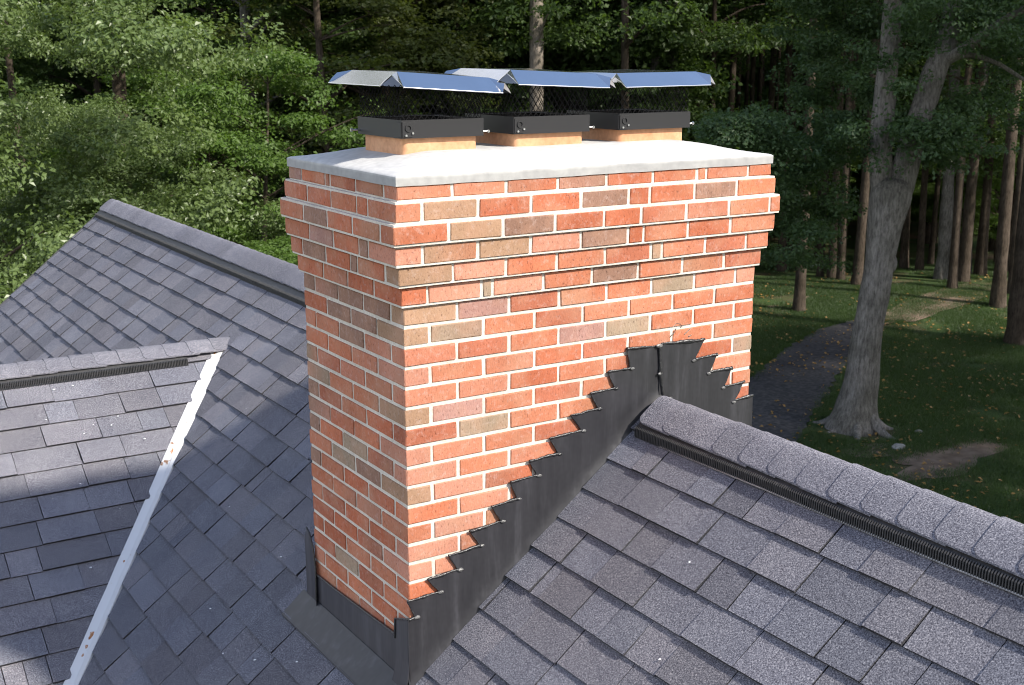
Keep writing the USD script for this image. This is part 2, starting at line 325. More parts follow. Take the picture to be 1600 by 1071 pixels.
def blob(cx, cy, rx, ry, rot, seed, lift):
    rng = np.random.default_rng(seed); n = 40
    th = np.arange(n) * 2 * math.pi / n
    r = 1 + 0.28 * np.interp(th, np.linspace(0, 2 * math.pi, 11), np.r_[(q := rng.normal(0, 1, 10)), q[:1]])
    rings = np.linspace(0, 1, 7)[1:]
    v = [[cx, cy]]
    for s in rings:
        x, y = rx * r * np.cos(th) * s, ry * r * np.sin(th) * s
        v += list(np.stack([cx + x * math.cos(rot) - y * math.sin(rot), cy + x * math.sin(rot) + y * math.cos(rot)], -1))
    v = np.array(v); k = np.arange(n)
    f = [np.stack([np.zeros(n, int), 1 + k, 1 + (k + 1) % n], -1)]
    for i in range(len(rings) - 1):
        a, b = 1 + i * n + k, 1 + i * n + (k + 1) % n
        f += [np.stack([a, a + n, b + n], -1), np.stack([a, b + n, b], -1)]
    return np.c_[v, ground_h(v[:, 0], v[:, 1]) + lift], np.vstack(f)

tag(obj("bare_soil", blob(20.3, 13.2, 2.4, 0.8, 0.15, 4, 0.018), "bare_earth", smooth=True), kind="structure")
tag(obj("bare_soil", blob(19.4, 14.6, 1.3, 0.5, -0.3, 8, 0.018), "bare_earth", smooth=True), kind="structure")
tag(obj("bare_soil", blob(34.0, 24.6, 4.4, 0.9, 0.3, 12, 0.034), "bare_earth", smooth=True), kind="structure")
tag(obj("bare_soil", blob(28.0, 27.0, 3.0, 0.5, 0.5, 15, 0.018), "bare_earth", smooth=True), kind="structure")

path_poly = Polygon(path_l + path_r[::-1]).buffer(0.05)

# ------------------------------------------------------------------ trees
def leaf_mesh(pos, nrm, size, rng, aspect=0.62):
    n = len(pos)
    t = rng.normal(size=(n, 3)); t -= nrm * (t * nrm).sum(1, keepdims=True); t /= np.maximum(np.linalg.norm(t, axis=1, keepdims=True), 1e-9)
    b = np.cross(nrm, t)
    s = size * rng.uniform(0.45, 1.45, (n, 1))
    fold = s * rng.uniform(0.05, 0.2, (n, 1))
    v = np.stack([pos - t * s * 0.5, pos + b * s * aspect * 0.5 + nrm * fold, pos + t * s * 0.5 - nrm * fold * 0.6, pos - b * s * aspect * 0.5 + nrm * fold], 1).reshape(-1, 3)
    k = np.arange(n)[:, None] * 4
    f = np.concatenate([k + np.array([[0, 1, 2]]), k + np.array([[0, 2, 3]])], 0)
    return v, f

def pads_to_leaves(C, R, per, size, rng, droop=0.35, cell=1.0):
    """leaf sprays: flattened clusters at C (n,3) of radii R (n,2: level, upright), per leaves each"""
    n = len(C); per = np.broadcast_to(per, (n,)).astype(int)
    idx = np.repeat(np.arange(n), per)
    d = rng.normal(size=(len(idx), 3)); d /= np.linalg.norm(d, axis=1, keepdims=True)
    r = rng.uniform(0.15, 1, (len(idx), 1)) ** 0.6
    off = d * r * np.c_[R[idx, 0], R[idx, 0], R[idx, 1]]
    wob = rng.normal(0, 0.07, off.shape)
    off[:, 2] -= droop * (np.hypot(off[:, 0], off[:, 1]) / np.maximum(R[idx, 0], 0.01)) ** 2 * R[idx, 1]
    nrm = np.array([0, 0, 0.75]) + rng.normal(0, 0.45, off.shape) + 0.6 * d
    nrm /= np.linalg.norm(nrm, axis=1, keepdims=True)
    pos = C[idx] + off + wob
    q = pos / np.array([cell, cell, cell * 0.6]) + 50.0      # sprays with hollows between them
    keep = meshkit.noise(q, 13) * 0.65 + meshkit.noise(q * 2.1, 14) * 0.35 > 0.40 + 0.22 * rng.uniform(size=len(pos))
    return leaf_mesh(pos[keep], nrm[keep], size, rng)

def crown_pads(rng, z0, z1, R, n, pad, profile="round", wander=0.25):
    f = rng.uniform(0, 1, n)
    if profile == "round":
        env = np.sqrt(np.clip(1 - (2 * f - 0.9) ** 2, 0.06, 1))
    elif profile == "tall":
        env = np.clip(1.15 - 0.75 * f, 0.2, 1) * np.clip(0.45 + f * 3, 0, 1)
    else:
        env = 0.75 + 0.25 * np.sin(f * 9)
    th = rng.uniform(0, 2 * math.pi, n)
    # lobes: the crown reaches further out on some sides
    lob = 1 + wander * np.sin(th * 3 + f * 5) + wander * 0.6 * np.sin(th * 5 - f * 7)
    rad = R * env * lob * rng.uniform(0.25, 1, n) ** 0.55
    C = np.stack([rad * np.cos(th), rad * np.sin(th), z0 + (z1 - z0) * f], -1)
    lv = pad[0] * rng.uniform(0.55, 1.35, n)
    return C, np.stack([lv, lv * pad[1]], -1)

def trunk_mesh(rng, H, r, lean=0.3, sides=12, flare=0.6):
    k = 26; t = np.linspace(0, 1, k) ** 1.35
    z = t * H
    x = lean * np.sin(t * 3.1 + rng.uniform(0, 6)) * t; y = lean * np.sin(t * 2.3 + rng.uniform(0, 6)) * t
    rad = r * (1 - 0.8 * t) * (1 + flare * np.exp(-z / (1.6 * r)) ) * (1 + 0.05 * rng.normal(size=k))
    P = np.stack([x, y, z - 0.15], -1)
    v, f = tube(P, np.maximum(rad, 0.02), sides)
    return (v, f), P, rad

def limbs_to(rng, P, rad, C, frac, r0=0.05):
    out = []
    for c in C:
        if rng.uniform() > frac:
            continue
        h = max(0.25 * P[-1, 2], min(P[-1, 2] * 0.96, c[2] - 0.45 * np.hypot(c[0], c[1])))
        i = int(np.argmin(abs(P[:, 2] - h))); a = P[i]; L = np.linalg.norm(c - a)
        if L < 0.3:
            continue
        t = np.linspace(0, 1, 6)[:, None]
        mid = (a + c) / 2 + np.array([0, 0, 0.12 * L]) + rng.normal(0, 0.07 * L, 3)
        q = a * (1 - t) ** 2 + 2 * mid * t * (1 - t) + c * t ** 2
        rr = min(rad[i] * 0.6, r0 * (0.5 + L / 4))
        out.append(tube(q, np.linspace(rr, 0.012, 6), 5, cap=False))
    return cat(*out) if out else None

def build_tree(name, label, category, loc, rz, seed, H, r, crown, n, per, size, leafm, barkm, profile="round", lean=0.3, limbs=0.5, wander=0.25, group=None, scale=None, extra=None):
    rng = np.random.default_rng(seed)
    t = thing(name, label, category, loc, rz, group, scale)
    tr, P, rad = trunk_mesh(rng, H, r, lean)
    obj("trunk", tr, barkm, t, smooth=True)
    z0, z1, R, pad = crown
    C, pr = crown_pads(rng, z0, z1, R, n, pad, profile, wander)
    C[:, :2] += np.stack([np.interp(C[:, 2], P[:, 2], P[:, 0]), np.interp(C[:, 2], P[:, 2], P[:, 1])], -1)
    lm = limbs_to(rng, P, rad, C, limbs)
    if lm is not None:
        obj("branches", lm, barkm, t, smooth=True)
    obj("crown", pads_to_leaves(C, pr, per * (pr[:, 0] / pad[0]) ** 1.6, size, rng), leafm, t)
    return t

def on_ground(b, d):
    x, y = place(b, d)
    return x, y, float(ground_h(x, y)) - 0.05

# trees on the left that take the sun
oak = build_tree("oak_tree", "large sunlit oak filling the left edge above the far roof end", "tree", on_ground(-24.4, 27), 20, 11, 12, 0.26,
                 (1.5, 13.5, 5.2, (1.15, 0.42)), 135, 1750, 0.112, "leaf_oak", "bark_brown", wander=0.36, limbs=0.05)
ref(oak, "oak_tree", "sunlit oak with drooping sprays just behind the peak of the far roof end", "tree", on_ground(-18.6, 31), 140, scale=(0.62, 0.62, 0.56))
ref(oak, "oak_tree", "tall oak at the top left corner with sprays reaching over the dark gap", "tree", on_ground(-21.6, 35), 250, scale=(0.8, 0.8, 1.0))
maple = build_tree("maple_tree", "bright yellow-green maple in layered sprays left of the chimney cap", "tree", on_ground(-11.6, 34), 0, 21, 8.6, 0.11,
                   (2.2, 9.2, 3.1, (1.05, 0.26)), 62, 1400, 0.105, "leaf_maple", "bark_brown", wander=0.35)
ref(maple, "maple_tree", "low bright maple showing just above the roof ridge beside the chimney corbel", "tree", on_ground(-10.6, 27), 100, scale=(0.72, 0.72, 0.55))
ref(maple, "maple_tree", "shaded maple in the dark gap between the left oaks and the bright maple", "tree", on_ground(-15.4, 40), 200, scale=(1.1, 1.1, 0.95))

# the wood
forest = []
spec = [("leaf_forest", "bark_brown", 24, 0.24, 5.0, 4.4, 31), ("leaf_olive", "bark_brown", 22, 0.2, 6.5, 4.0, 32), ("leaf_forest", "bark_grey", 27, 0.28, 8.0, 4.6, 33)]
FB = [("tall dark green woodland tree", "leaf_forest"), ("olive woodland tree turning for autumn", "leaf_olive"), ("tall woodland tree with a high crown on a long bare trunk", "leaf_forest")]
protos_at = [(-6.5, 52), (-1.8, 48), (8.0, 60)]
for (lm, bm, H, r, z0, R, sd), (lab, _), (b, d) in zip(spec, FB, protos_at):
    forest.append(build_tree("woodland_tree", lab + " above the chimney caps", "tree", on_ground(b, d), 0, sd, H, r, (z0, H + 1.5, R, (1.35, 0.34)), 110, 640, 0.17, lm, bm, profile="tall", limbs=0.4))
young = build_tree("young_tree", "young understorey tree under the wood left of the chimney", "tree", on_ground(-8.5, 43), 0, 41, 6.5, 0.06, (0.6, 7.2, 2.3, (0.85, 0.33)), 70, 640, 0.125, "leaf_forest", "bark_brown", limbs=0.6)
rng = np.random.default_rng(77)
taken = [(b, d) for b, d in protos_at]
wood_labels = ["dark green tree standing in the thick of the wood", "olive tree standing in the thick of the wood", "high crowned tree standing in the thick of the wood"]
count = 0
while count < 64:
    b, d = rng.uniform(-26, 27), 40 + 46 * rng.uniform() ** 0.8
    if (b < -14 and d < 52) or (b > 3 and d < 45) or (b > 6 and 54 < d) or (7 < b < 16) or (b > 15 and d < 50):
        continue
    x, y = place(b, d)
    if any((x - place(*q)[0]) ** 2 + (y - place(*q)[1]) ** 2 < 3.2 ** 2 for q in taken):
        continue
    taken.append((b, d)); k = int(rng.choice(3, p=[0.4, 0.35, 0.25])) if b < 4 else int(rng.choice(3, p=[0.45, 0.1, 0.45]))
    s = rng.uniform(0.82, 1.15); hs = 0.72 if b < -7 else 1.0
    ref(forest[k], "woodland_tree", wood_labels[k], "tree", on_ground(b, d), rng.uniform(0, 360), ["dark green trees of the wood", "olive trees of the wood", "high crowned trees of the wood"][k], (s, s, s * hs * rng.uniform(0.9, 1.1)))
    count += 1
for k in range(34):
    b, d = rng.uniform(-25, 26), rng.uniform(38, 74)
    if b > 3 and d < 60:
        d += 30
    s = rng.uniform(0.7, 1.25)
    ref(young, "young_tree", "young understorey tree growing among the trunks of the wood", "tree", on_ground(b, d), rng.uniform(0, 360), "young trees of the understorey", (s, s, s))

slim = build_tree("slim_tree", "slim tree with a high crown far back in the wood", "tree", on_ground(13.2, 62), 0, 44, 22, 0.15, (11, 23, 2.2, (1.0, 0.36)), 16, 380, 0.18, "leaf_forest", "bark_brown", profile="tall", limbs=0.3)
for k in range(84):
    b, d = rng.uniform(6, 24.5), rng.uniform(48, 76)
    s = rng.uniform(0.75, 1.35)
    ref(slim, "slim_tree", "slim tree among the many bare trunks far back in the wood at the right", "tree", on_ground(b, d), rng.uniform(0, 360), "slim trees far back in the wood", (s, s, rng.uniform(0.85, 1.1)))
for k in range(26):
    b, d = rng.uniform(6, 22), rng.uniform(70, 84)
    s = rng.uniform(0.8, 1.5)
    ref(young, "young_tree", "young understorey tree among the slim bare trunks at the right", "tree", on_ground(b, d), rng.uniform(0, 360), "young trees among the slim trunks", (s, s, s * 1.1))

for k in range(30):
    b, d = rng.uniform(7, 24.5), rng.uniform(55, 76)
    s = rng.uniform(0.45, 0.85)
    ref(maple, "maple_tree", "low bright sapling beyond the shaded lawn at the right", "tree", on_ground(b, d), rng.uniform(0, 360), "bright saplings beyond the lawn", (s * 1.2, s * 1.2, s))
for k in range(34):
    b, d = rng.uniform(-9, 6.5), rng.uniform(47, 62)
    s = rng.uniform(1.3, 2.1)
    ref(young, "young_tree", "half-grown leafy tree filling the wood behind the chimney caps", "tree", on_ground(b, d), rng.uniform(0, 360), "half-grown trees behind the chimney caps", (s, s, s))

# the far part of the wood, which reads as one mass
pi = UsdGeom.PointInstancer.Define(stage, "/World/distant_wood")
pm = pads_to_leaves(*crown_pads(np.random.default_rng(51), 0.2, 19, 5.5, 130, (1.9, 0.45), "tall"), 150, 0.46, np.random.default_rng(52))
pr_ = obj("tree_mass", pm, "leaf_maple", pi)
fp = []
for k in range(110):
    x, y = place(rng.uniform(-33, 25), 84 + 40 * rng.uniform() ** 1.5); fp.append((x, y, float(ground_h(x, y))))
pi.CreatePrototypesRel().SetTargets([pr_.GetPath()])
pi.CreateProtoIndicesAttr(Vt.IntArray([0] * len(fp)))
pi.CreatePositionsAttr(Vt.Vec3fArray([Gf.Vec3f(*p) for p in fp]))
pi.CreateOrientationsAttr(Vt.QuathArray([Gf.Quath(math.cos(a / 2), 0, 0, math.sin(a / 2)) for a in rng.uniform(0, 6.28, len(fp))]))
tag(pi, "distant wood closing off the view behind every other tree", "wood", kind="stuff")

# single trunks one can tell apart
def trunk_tree(b, d, label, r, barkm, seed, lean=0.5, H=25, z0=9.0, n=55, lf="leaf_forest"):
    return build_tree("trunk_tree", label, "tree", on_ground(b, d), 0, seed, H, r, (z0, H + 1, 3.6, (1.3, 0.36)), n, 480, 0.18, lf, barkm, profile="tall", lean=lean, limbs=0.35)
trunk_tree(1.1, 43, "pale thick trunk rising behind the middle chimney cap", 0.33, "bark_pale", 61, 0.2)
trunk_tree(-2.1, 46, "leaning brown trunk rising behind the left chimney cap", 0.26, "bark_brown", 62, 0.9)
trunk_tree(5.3, 44, "brown trunk rising behind the right chimney cap", 0.2, "bark_brown", 63, 0.3)
trunk_tree(7.3, 47, "grey trunk seen through the mesh of the right chimney cap", 0.3, "bark_grey", 64, 0.3)
trunk_tree(-17.6, 38, "dark trunk in the gap between the sprays of the left oaks", 0.26, "bark_brown", 65, 0.2, lf="leaf_oak")
for i, (b, d, r, lab) in enumerate([
        (9.1, 48, 0.14, "thin dark trunk just right of the right chimney cap, first of three"),
        (9.9, 50, 0.17, "thin dark trunk just right of the right chimney cap, second of three"),
        (11.0, 54, 0.13, "thin dark trunk just right of the right chimney cap, third of three"),
        (12.6, 52, 0.2, "straight dark trunk above the right end of the chimney crown"),
        (14.2, 56, 0.18, "straight dark trunk left of the big forked grey tree"),
        (13.5, 43.5, 0.2, "dark trunk standing where the driveway bends behind the chimney"),
        (19.7, 51, 0.27, "leaning trunk right of the big forked grey tree, left of a pair"),
        (20.6, 52.5, 0.25, "leaning trunk right of the big forked grey tree, right of a pair"),
        (21.8, 60, 0.3, "broad dark trunk deep in the wood at the right"),
        (22.1, 46, 0.24, "dark trunk on the lawn edge near the right side of the picture"),
        (23.1, 40.5, 0.36, "thick brown trunk at the right edge of the picture"),
        (17.9, 64, 0.2, "slim trunk deep in the wood beside the big forked grey tree"),
        (18.8, 70, 0.22, "slim trunk deepest in the wood between the big tree and the leaning pair")]):
    trunk_tree(b, d, lab, r, "bark_brown" if i not in (6, 7) else "bark_grey", 70 + i, 0.35 if i not in (6, 7) else 0.8, H=22 + (i % 3) * 2, z0=8.5 + (i % 4), n=38)

# the big forked tree beside the driveway
TX, TY = place(16.45, 29.3)
def big_tree():
    rng = np.random.default_rng(91)
    z = float(ground_h(TX, TY)) - 0.1
    t = thing("forked_tree", "big forked grey tree beside the driveway with a flared foot", "tree", (TX, TY, z))
    rv = RIGHT; fv = np.array([math.sin(YAW), math.cos(YAW), 0])
    def W(px, py, dep=0.0):     # metres to the right of the foot, metres up, metres away
        return rv * px + fv * dep + np.array([0, 0, py])
    sc = 29.3 / 1906.3
    bv = np.array([TX - EYE[0], TY - EYE[1], 0]); bd = np.linalg.norm(bv); bv /= bd; foot = np.array([TX, TY, z])
    def at(u, v, dep):          # the spot "dep" metres behind the foot that is seen in this direction, in metres from the foot
        d = FWD + RIGHT * (u - 800) / 1906.3 + UP * (535.5 - v) / 1906.3
        return EYE + d * ((bd + dep) / (d @ bv)) - foot
    def stem(pts, sides=18, lump=0.0):
        P = np.array([at(u, v, dep) for u, v, w, dep in pts]); R = np.array([w for u, v, w, dep in pts]) * sc / 2 * 0.88
        s = np.r_[0, np.cumsum(np.linalg.norm(np.diff(P, axis=0), axis=1))]; q = np.linspace(0, s[-1], 46)
        from scipy.interpolate import PchipInterpolator as PI
        P2 = np.stack([PI(s, P[:, i])(q) for i in range(3)], -1); R2 = PI(s, R)(q)
        v, f = tube(P2, R2, sides)
        c = np.repeat(P2, sides, 0); d = v[:-2] - c
        nz = meshkit.fbm(np.c_[v[:-2] * (3.0, 3.0, 1.2)], 3, 7)
        v[:-2] = c + d * (1 + 0.28 * (nz - 0.5))[:, None]
        return v, f
    trunk = stem([(1334, 690, 118, 0), (1334, 668, 98, 0), (1338, 640, 76, 0), (1345, 600, 60, 0), (1352, 540, 53, 0), (1362, 480, 50, 0), (1371, 430, 50, 0), (1378, 380, 54, 0), (1385, 340, 62, 0), (1392, 310, 66, 0), (1398, 285, 50, .1)])
    # root buttresses
    roots = []
    for a in np.linspace(0, 2 * math.pi, 8)[:-1] + 0.3:
        L = rng.uniform(0.75, 1.15)
        q = np.array([[math.cos(a) * s * L, math.sin(a) * s * L, 0.8 * (1 - s) ** 2.0 + 0.08] for s in np.linspace(0.25, 1, 7)])
        roots.append(tube(q, np.linspace(0.16, 0.05, 7), 8))
    knob = trimesh.creation.icosphere(2, 0.16); knob.apply_scale((0.8, 0.8, 1.4)); knob.apply_translation(at(1393, 412, 0))
    obj("trunk", cat(trunk, *roots, knob), "bark_grey", t, smooth=True)
    obj("limb", stem([(1386, 330, 44, 0), (1378, 280, 38, .1), (1377, 220, 37, .2), (1382, 160, 36, .3), (1388, 100, 33, .4), (1392, 40, 30, .6), (1398, -40, 27, .8), (1410, -160, 22, 1.2), (1415, -320, 14, 1.5)]), "bark_grey", t, smooth=True)
    obj("limb", stem([(1394, 318, 50, 0), (1412, 270, 46, .2), (1424, 225, 42, .3), (1446, 160, 40, .5), (1462, 110, 40, .6), (1478, 70, 36, .8), (1488, 20, 30, 1.0), (1496, -60, 26, 1.2), (1500, -200, 18, 1.6), (1495, -330, 10, 1.9)]), "bark_grey", t, smooth=True)
    obj("limb", stem([(1474, 95, 22, .7), (1500, 80, 17, .4), (1540, 52, 14, 0), (1580, 25, 12, -.4), (1640, -5, 10, -.9), (1740, -60, 7, -1.5)], 10), "bark_grey", t, smooth=True)
    obj("limb", stem([(1478, 100, 12, .7), (1510, 86, 10, .9), (1550, 96, 8, 1.3), (1600, 125, 7, 1.8), (1660, 160, 5, 2.2)], 8), "bark_grey", t, smooth=True)
    # foliage: hanging sprays where the photograph has them, and the crown above
    C, R = [], []
    def region(u0, u1, v0, v1, n, dep, size=1.0):
        for _ in range(n):
            u, v = rng.uniform(u0, u1), rng.uniform(v0, v1)
            C.append(at(u, v, rng.uniform(*dep))); a = size * rng.uniform(0.5, 0.95); R.append((a, a * 0.38))
    region(1120, 1215, 140, 225, 22, (-1.5, 2.5), 0.85)
    region(1190, 1330, 160, 250, 22, (-1, 3), 0.9)
    region(1215, 1330, 250, 340, 24, (0, 4), 0.9)
    region(1190, 1310, 340, 415, 20, (0, 4), 0.8)
    region(1330, 1430, 70, 205, 9, (-1.6, -0.5), 0.5)
    region(1440, 1530, 20, 120, 7, (-1.2, -0.3), 0.5)
    region(1250, 1375, 60, 180, 26, (0.9, 4), 0.9)
    region(1405, 1500, 170, 255, 24, (-1.6, 2.0), 0.75)
    region(1325, 1400, 225, 290, 10, (-1.2, 1.5), 0.6)
    region(1440, 1560, 150, 240, 26, (-1, 3), 0.85)
    region(1500, 1610, 60, 210, 28, (1.2, 5), 0.95)
    region(1400, 1600, -40, 60, 30, (-2, 4), 1.0)
    region(1230, 1400, -60, 60, 28, (0.9, 4), 1.0)
    region(1150, 1700, -420, -60, 85, (-5, 6), 1.4)
    for _ in range(70):        # the top of the crown, out of the picture
        a, q = rng.uniform(0, 6.283), 5.2 * rng.uniform() ** 0.5
        zt = rng.uniform(15.5, 23.5); q *= np.sqrt(max(0.1, 1 - ((zt - 17) / 7.5) ** 2))
        C.append(np.array([2.5 + q * math.cos(a), 0.5 + q * math.sin(a), zt])); R.append((1.5, 0.6))
    C, R = np.array(C), np.array(R)
    tops = R[:, 0] > 1.45
    obj("crown", pads_to_leaves(C[~tops], R[~tops], 1000 * (R[~tops, 0] / 0.85) ** 1.5, 0.10, rng), "leaf_blue", t)
    obj("upper_crown", pads_to_leaves(C[tops], R[tops], 900, 0.19, rng), "leaf_blue", t)
big_tree()

# neighbouring trees beyond the right edge of the picture, which keep the lawn in shade
for i, (x, y, k, s) in enumerate([(26, 3, 0, 0.95), (36, 3, 1, 1.05), (31, -4, 0, 1.1), (30, 7.5, 2, 0.9), (21.5, 3.5, 0, 0.7)]):
    ref(forest[k], "woodland_tree", "tall tree of the belt standing to the right of the lawn", "tree", (x, y, GZ - 0.1), 40.0 * i, "trees of the belt beyond the right edge", (s * 1.15, s * 1.15, s))

# grass, fallen leaves and stones on the lawn
rng = np.random.default_rng(101)
bl = []
for _ in range(46):
    a = rng.uniform(0, 6.283); x, y = rng.normal(0, 0.11, 2); h = rng.uniform(0.04, 0.1); dx, dy = rng.normal(0, 0.03, 2); w = 0.006
    c, s = math.cos(a) * w, math.sin(a) * w
    bl.append((np.array([[x - c, y - s, 0], [x + c, y + s, 0], [x + dx, y + dy, h]]), np.array([[0, 1, 2]])))
gi = UsdGeom.PointInstancer.Define(stage, "/World/grass")
tuft = obj("grass_tuft", cat(*bl), "grass_blade", gi)
bad = shapely.union_all([path_poly] + [Polygon([(cx + rx * math.cos(q), cy + ry * math.sin(q)) for q in np.linspace(0, 6.28, 20)]) for cx, cy, rx, ry in [(20.3, 13.2, 1.9, 0.55), (TX, TY, 1.2, 1.0)]])
gp = []
bb, dd = rng.uniform(7, 26, 60000), np.sqrt(rng.uniform(18 ** 2, 56 ** 2, 60000))
aa = YAW + np.radians(bb); gx, gy = EYE[0] + dd * np.sin(aa), EYE[1] + dd * np.cos(aa)
dens = meshkit.fbm(np.stack([gx / 2.2, gy / 2.2, gx * 0], -1), 3, 9)
keep = (dens > rng.uniform(0.28, 0.62, len(gx))) & ~shapely.contains_xy(bad, gx, gy)
gx, gy = gx[keep], gy[keep]; gz = ground_h(gx, gy)
gi.CreatePrototypesRel().SetTargets([tuft.GetPath()])
gi.CreateProtoIndicesAttr(Vt.IntArray([0] * len(gx)))
gi.CreatePositionsAttr(Vt.Vec3fArray.FromNumpy(np.stack([gx, gy, gz], -1).astype(np.float32)))
gi.CreateOrientationsAttr(Vt.QuathArray([Gf.Quath(math.cos(a / 2), 0, 0, math.sin(a / 2)) for a in rng.uniform(0, 6.28, len(gx))]))
gi.CreateScalesAttr(Vt.Vec3fArray.FromNumpy(np.repeat(rng.uniform(0.6, 1.35, (len(gx), 1)), 3, 1).astype(np.float32)))
tag(gi, "short green lawn grass under the trees right of the chimney", "grass", kind="stuff")
n = 4200
bb, dd = rng.uniform(6, 26, n), np.sqrt(rng.uniform(17 ** 2, 52 ** 2, n)); aa = YAW + np.radians(bb)
lx, ly = EYE[0] + dd * np.sin(aa), EYE[1] + dd * np.cos(aa)
kp = meshkit.fbm(np.stack([lx / 3, ly / 3, lx * 0], -1), 3, 19) > rng.uniform(0.3, 0.6, n); lx, ly = lx[kp], ly[kp]
nrm = np.array([0, 0, 1.0]) + rng.normal(0, 0.28, (len(lx), 3)); nrm /= np.linalg.norm(nrm, axis=1, keepdims=True)
tag(obj("fallen_leaves", leaf_mesh(np.stack([lx, ly, ground_h(lx, ly) + rng.uniform(0.04, 0.075, len(lx))], -1), nrm, 0.10, rng, 0.7), "leaf_fallen"), "yellow and brown fallen leaves strewn over the lawn and driveway", "fallen leaves", kind="stuff")
for (x, y, s, lab) in [(TX - 0.4, TY - 1.6, 0.2, "flat grey stone lying in front of the flared tree foot"), (TX + 1.0, TY - 1.0, 0.11, "small pale stone just right of the flared tree foot")]:
    st = trimesh.creation.icosphere(2, 1.0); v = np.array(st.vertices); v *= (1 + 0.35 * (meshkit.noise(v * 1.7 + x, 3) - 0.5))[:, None]
    v = v * (s, s * 0.7, s * 0.32) + (x, y, float(ground_h(x, y)) + 0.04)
    tag(obj("stone", (v, np.array(st.faces)), "rock", smooth=True), lab, "stone")

# ------------------------------------------------------------------ the house
S1, C1 = 0.8333, -1.328                 # left slope of the main roof: z = S1 x + C1
RX = 1.03; RZ = S1 * RX + C1            # the ridge runs along y
S2, C2 = 0.684, -3.170                  # near slope of the wing: z = S2 y + C2
WY = 3.38; WZ = S2 * WY + C2            # the wing's ridge runs along -x
Y_END, Y_NEAR, X_EAVE, X_WING = 7.52, -5.2, -3.9, -5.2
house = thing("house", "house with grey shingle roofs meeting in a white metal valley", "house")

def frame_main(q):                      # u = y, v = distance down the slope from the ridge, w = off the slope
    k = math.hypot(1, S1); dx, dz = -1 / k, -S1 / k
    return np.stack([RX + q[:, 1] * dx - q[:, 2] * S1 / k, q[:, 0], RZ + q[:, 1] * dz + q[:, 2] / k], -1)
def frame_back(q):                      # the slope beyond the ridge
    k = math.hypot(1, S1)
    return np.stack([RX + q[:, 1] / k + q[:, 2] * S1 / k, q[:, 0], RZ - q[:, 1] * S1 / k + q[:, 2] / k], -1)
def frame_wing(q):                      # u = x, v = distance down the slope
    k = math.hypot(1, S2)
    return np.stack([q[:, 0], WY - q[:, 1] / k - q[:, 2] * S2 / k, WZ - q[:, 1] * S2 / k + q[:, 2] / k], -1)
def frame_wing_back(q):
    k = math.hypot(1, S2)
    return np.stack([q[:, 0], WY + q[:, 1] / k + q[:, 2] * S2 / k, WZ - q[:, 1] * S2 / k + q[:, 2] / k], -1)
K1, K2 = math.hypot(1, S1), math.hypot(1, S2)
def valley_y(x): return (S1 * x + C1 - C2) / S2
# outlines in (u, v)
V_E = (RX - X_EAVE) * K1
def main_uv(x, y): return (y, (RX - x) * K1)
def wing_uv(x, y): return (x, (WY - y) * K2)
xv = (WZ - C1) / S1                     # where the wing's ridge meets the main slope
chim = sbox(-0.005, -0.5, 0.835, 3).buffer(0)
vlow_x = X_EAVE
off = 0.035
main_region = Polygon([main_uv(RX, Y_NEAR), main_uv(RX, Y_END), main_uv(X_EAVE, Y_END), main_uv(X_EAVE, Y_NEAR)])
wing_cut = Polygon([main_uv(xv + 0.02, WY + 0.01), main_uv(X_EAVE - 1, valley_y(X_EAVE - 1) - 0.01), main_uv(X_EAVE - 1, 2 * WY - valley_y(X_EAVE - 1))])
main_deck = main_region.difference(wing_cut)
chim_cut = sbox(-0.02, (RX - 1.53) * K1, 0.82, (RX + 0.0) * K1)
wing_region = Polygon([wing_uv(xv, WY), wing_uv(X_EAVE - 0.0, valley_y(X_EAVE)), wing_uv(X_WING, valley_y(X_EAVE)), wing_uv(X_WING, WY)])

def deck(poly, fr):
    ms = [prism(g, -0.05, -0.003, fr) for g in getattr(poly, "geoms", [poly])]
    return cat(*ms)
part_main = obj("main_roof_slope", deck(main_deck, frame_main), "roof_felt", house)
part_wing = obj("wing_roof_slope", deck(wing_region, frame_wing), "roof_felt", house)
back_region = Polygon([(Y_NEAR, 0.06), (Y_END, 0.06), (Y_END, 6.4), (Y_NEAR, 6.4)])
part_back = obj("far_roof_slope", deck(back_region, frame_back), "roof_felt", house)
wing_back_region = Polygon([wing_uv(xv, WY), (X_EAVE, (valley_y(X_EAVE) - WY) * -K2), (X_WING, (valley_y(X_EAVE) - WY) * -K2), wing_uv(X_WING, WY)])
part_wback = obj("wing_far_slope", deck(wing_back_region, frame_wing_back), "roof_felt", house)
# walls below the eaves
ZE = S1 * X_EAVE + C1
obj("wall", box(X_EAVE + 0.45, RX + 4.5, Y_NEAR + 0.3, Y_END - 0.3, GZ - 0.2, ZE + 0.15), "house_siding", house)
obj("wall", box(X_WING + 0.3, X_EAVE + 0.44, valley_y(X_EAVE) + 0.4, 2 * WY - valley_y(X_EAVE) - 0.4, GZ - 0.2, ZE + 0.15), "house_siding", house)
gx_ = np.array([[RX, Y_END - 0.25, RZ - 0.15], [X_EAVE + 0.5, Y_END - 0.25, ZE + 0.2], [RX + 4.5, Y_END - 0.25, ZE + 0.2]])
gable = np.vstack([gx_, gx_ + (0, -0.1, 0)])
obj("gable_wall", (gable, np.array([[0, 1, 2], [3, 5, 4], [0, 3, 4], [0, 4, 1], [0, 2, 5], [0, 5, 3], [1, 4, 5], [1, 5, 2]])), "house_siding", house)

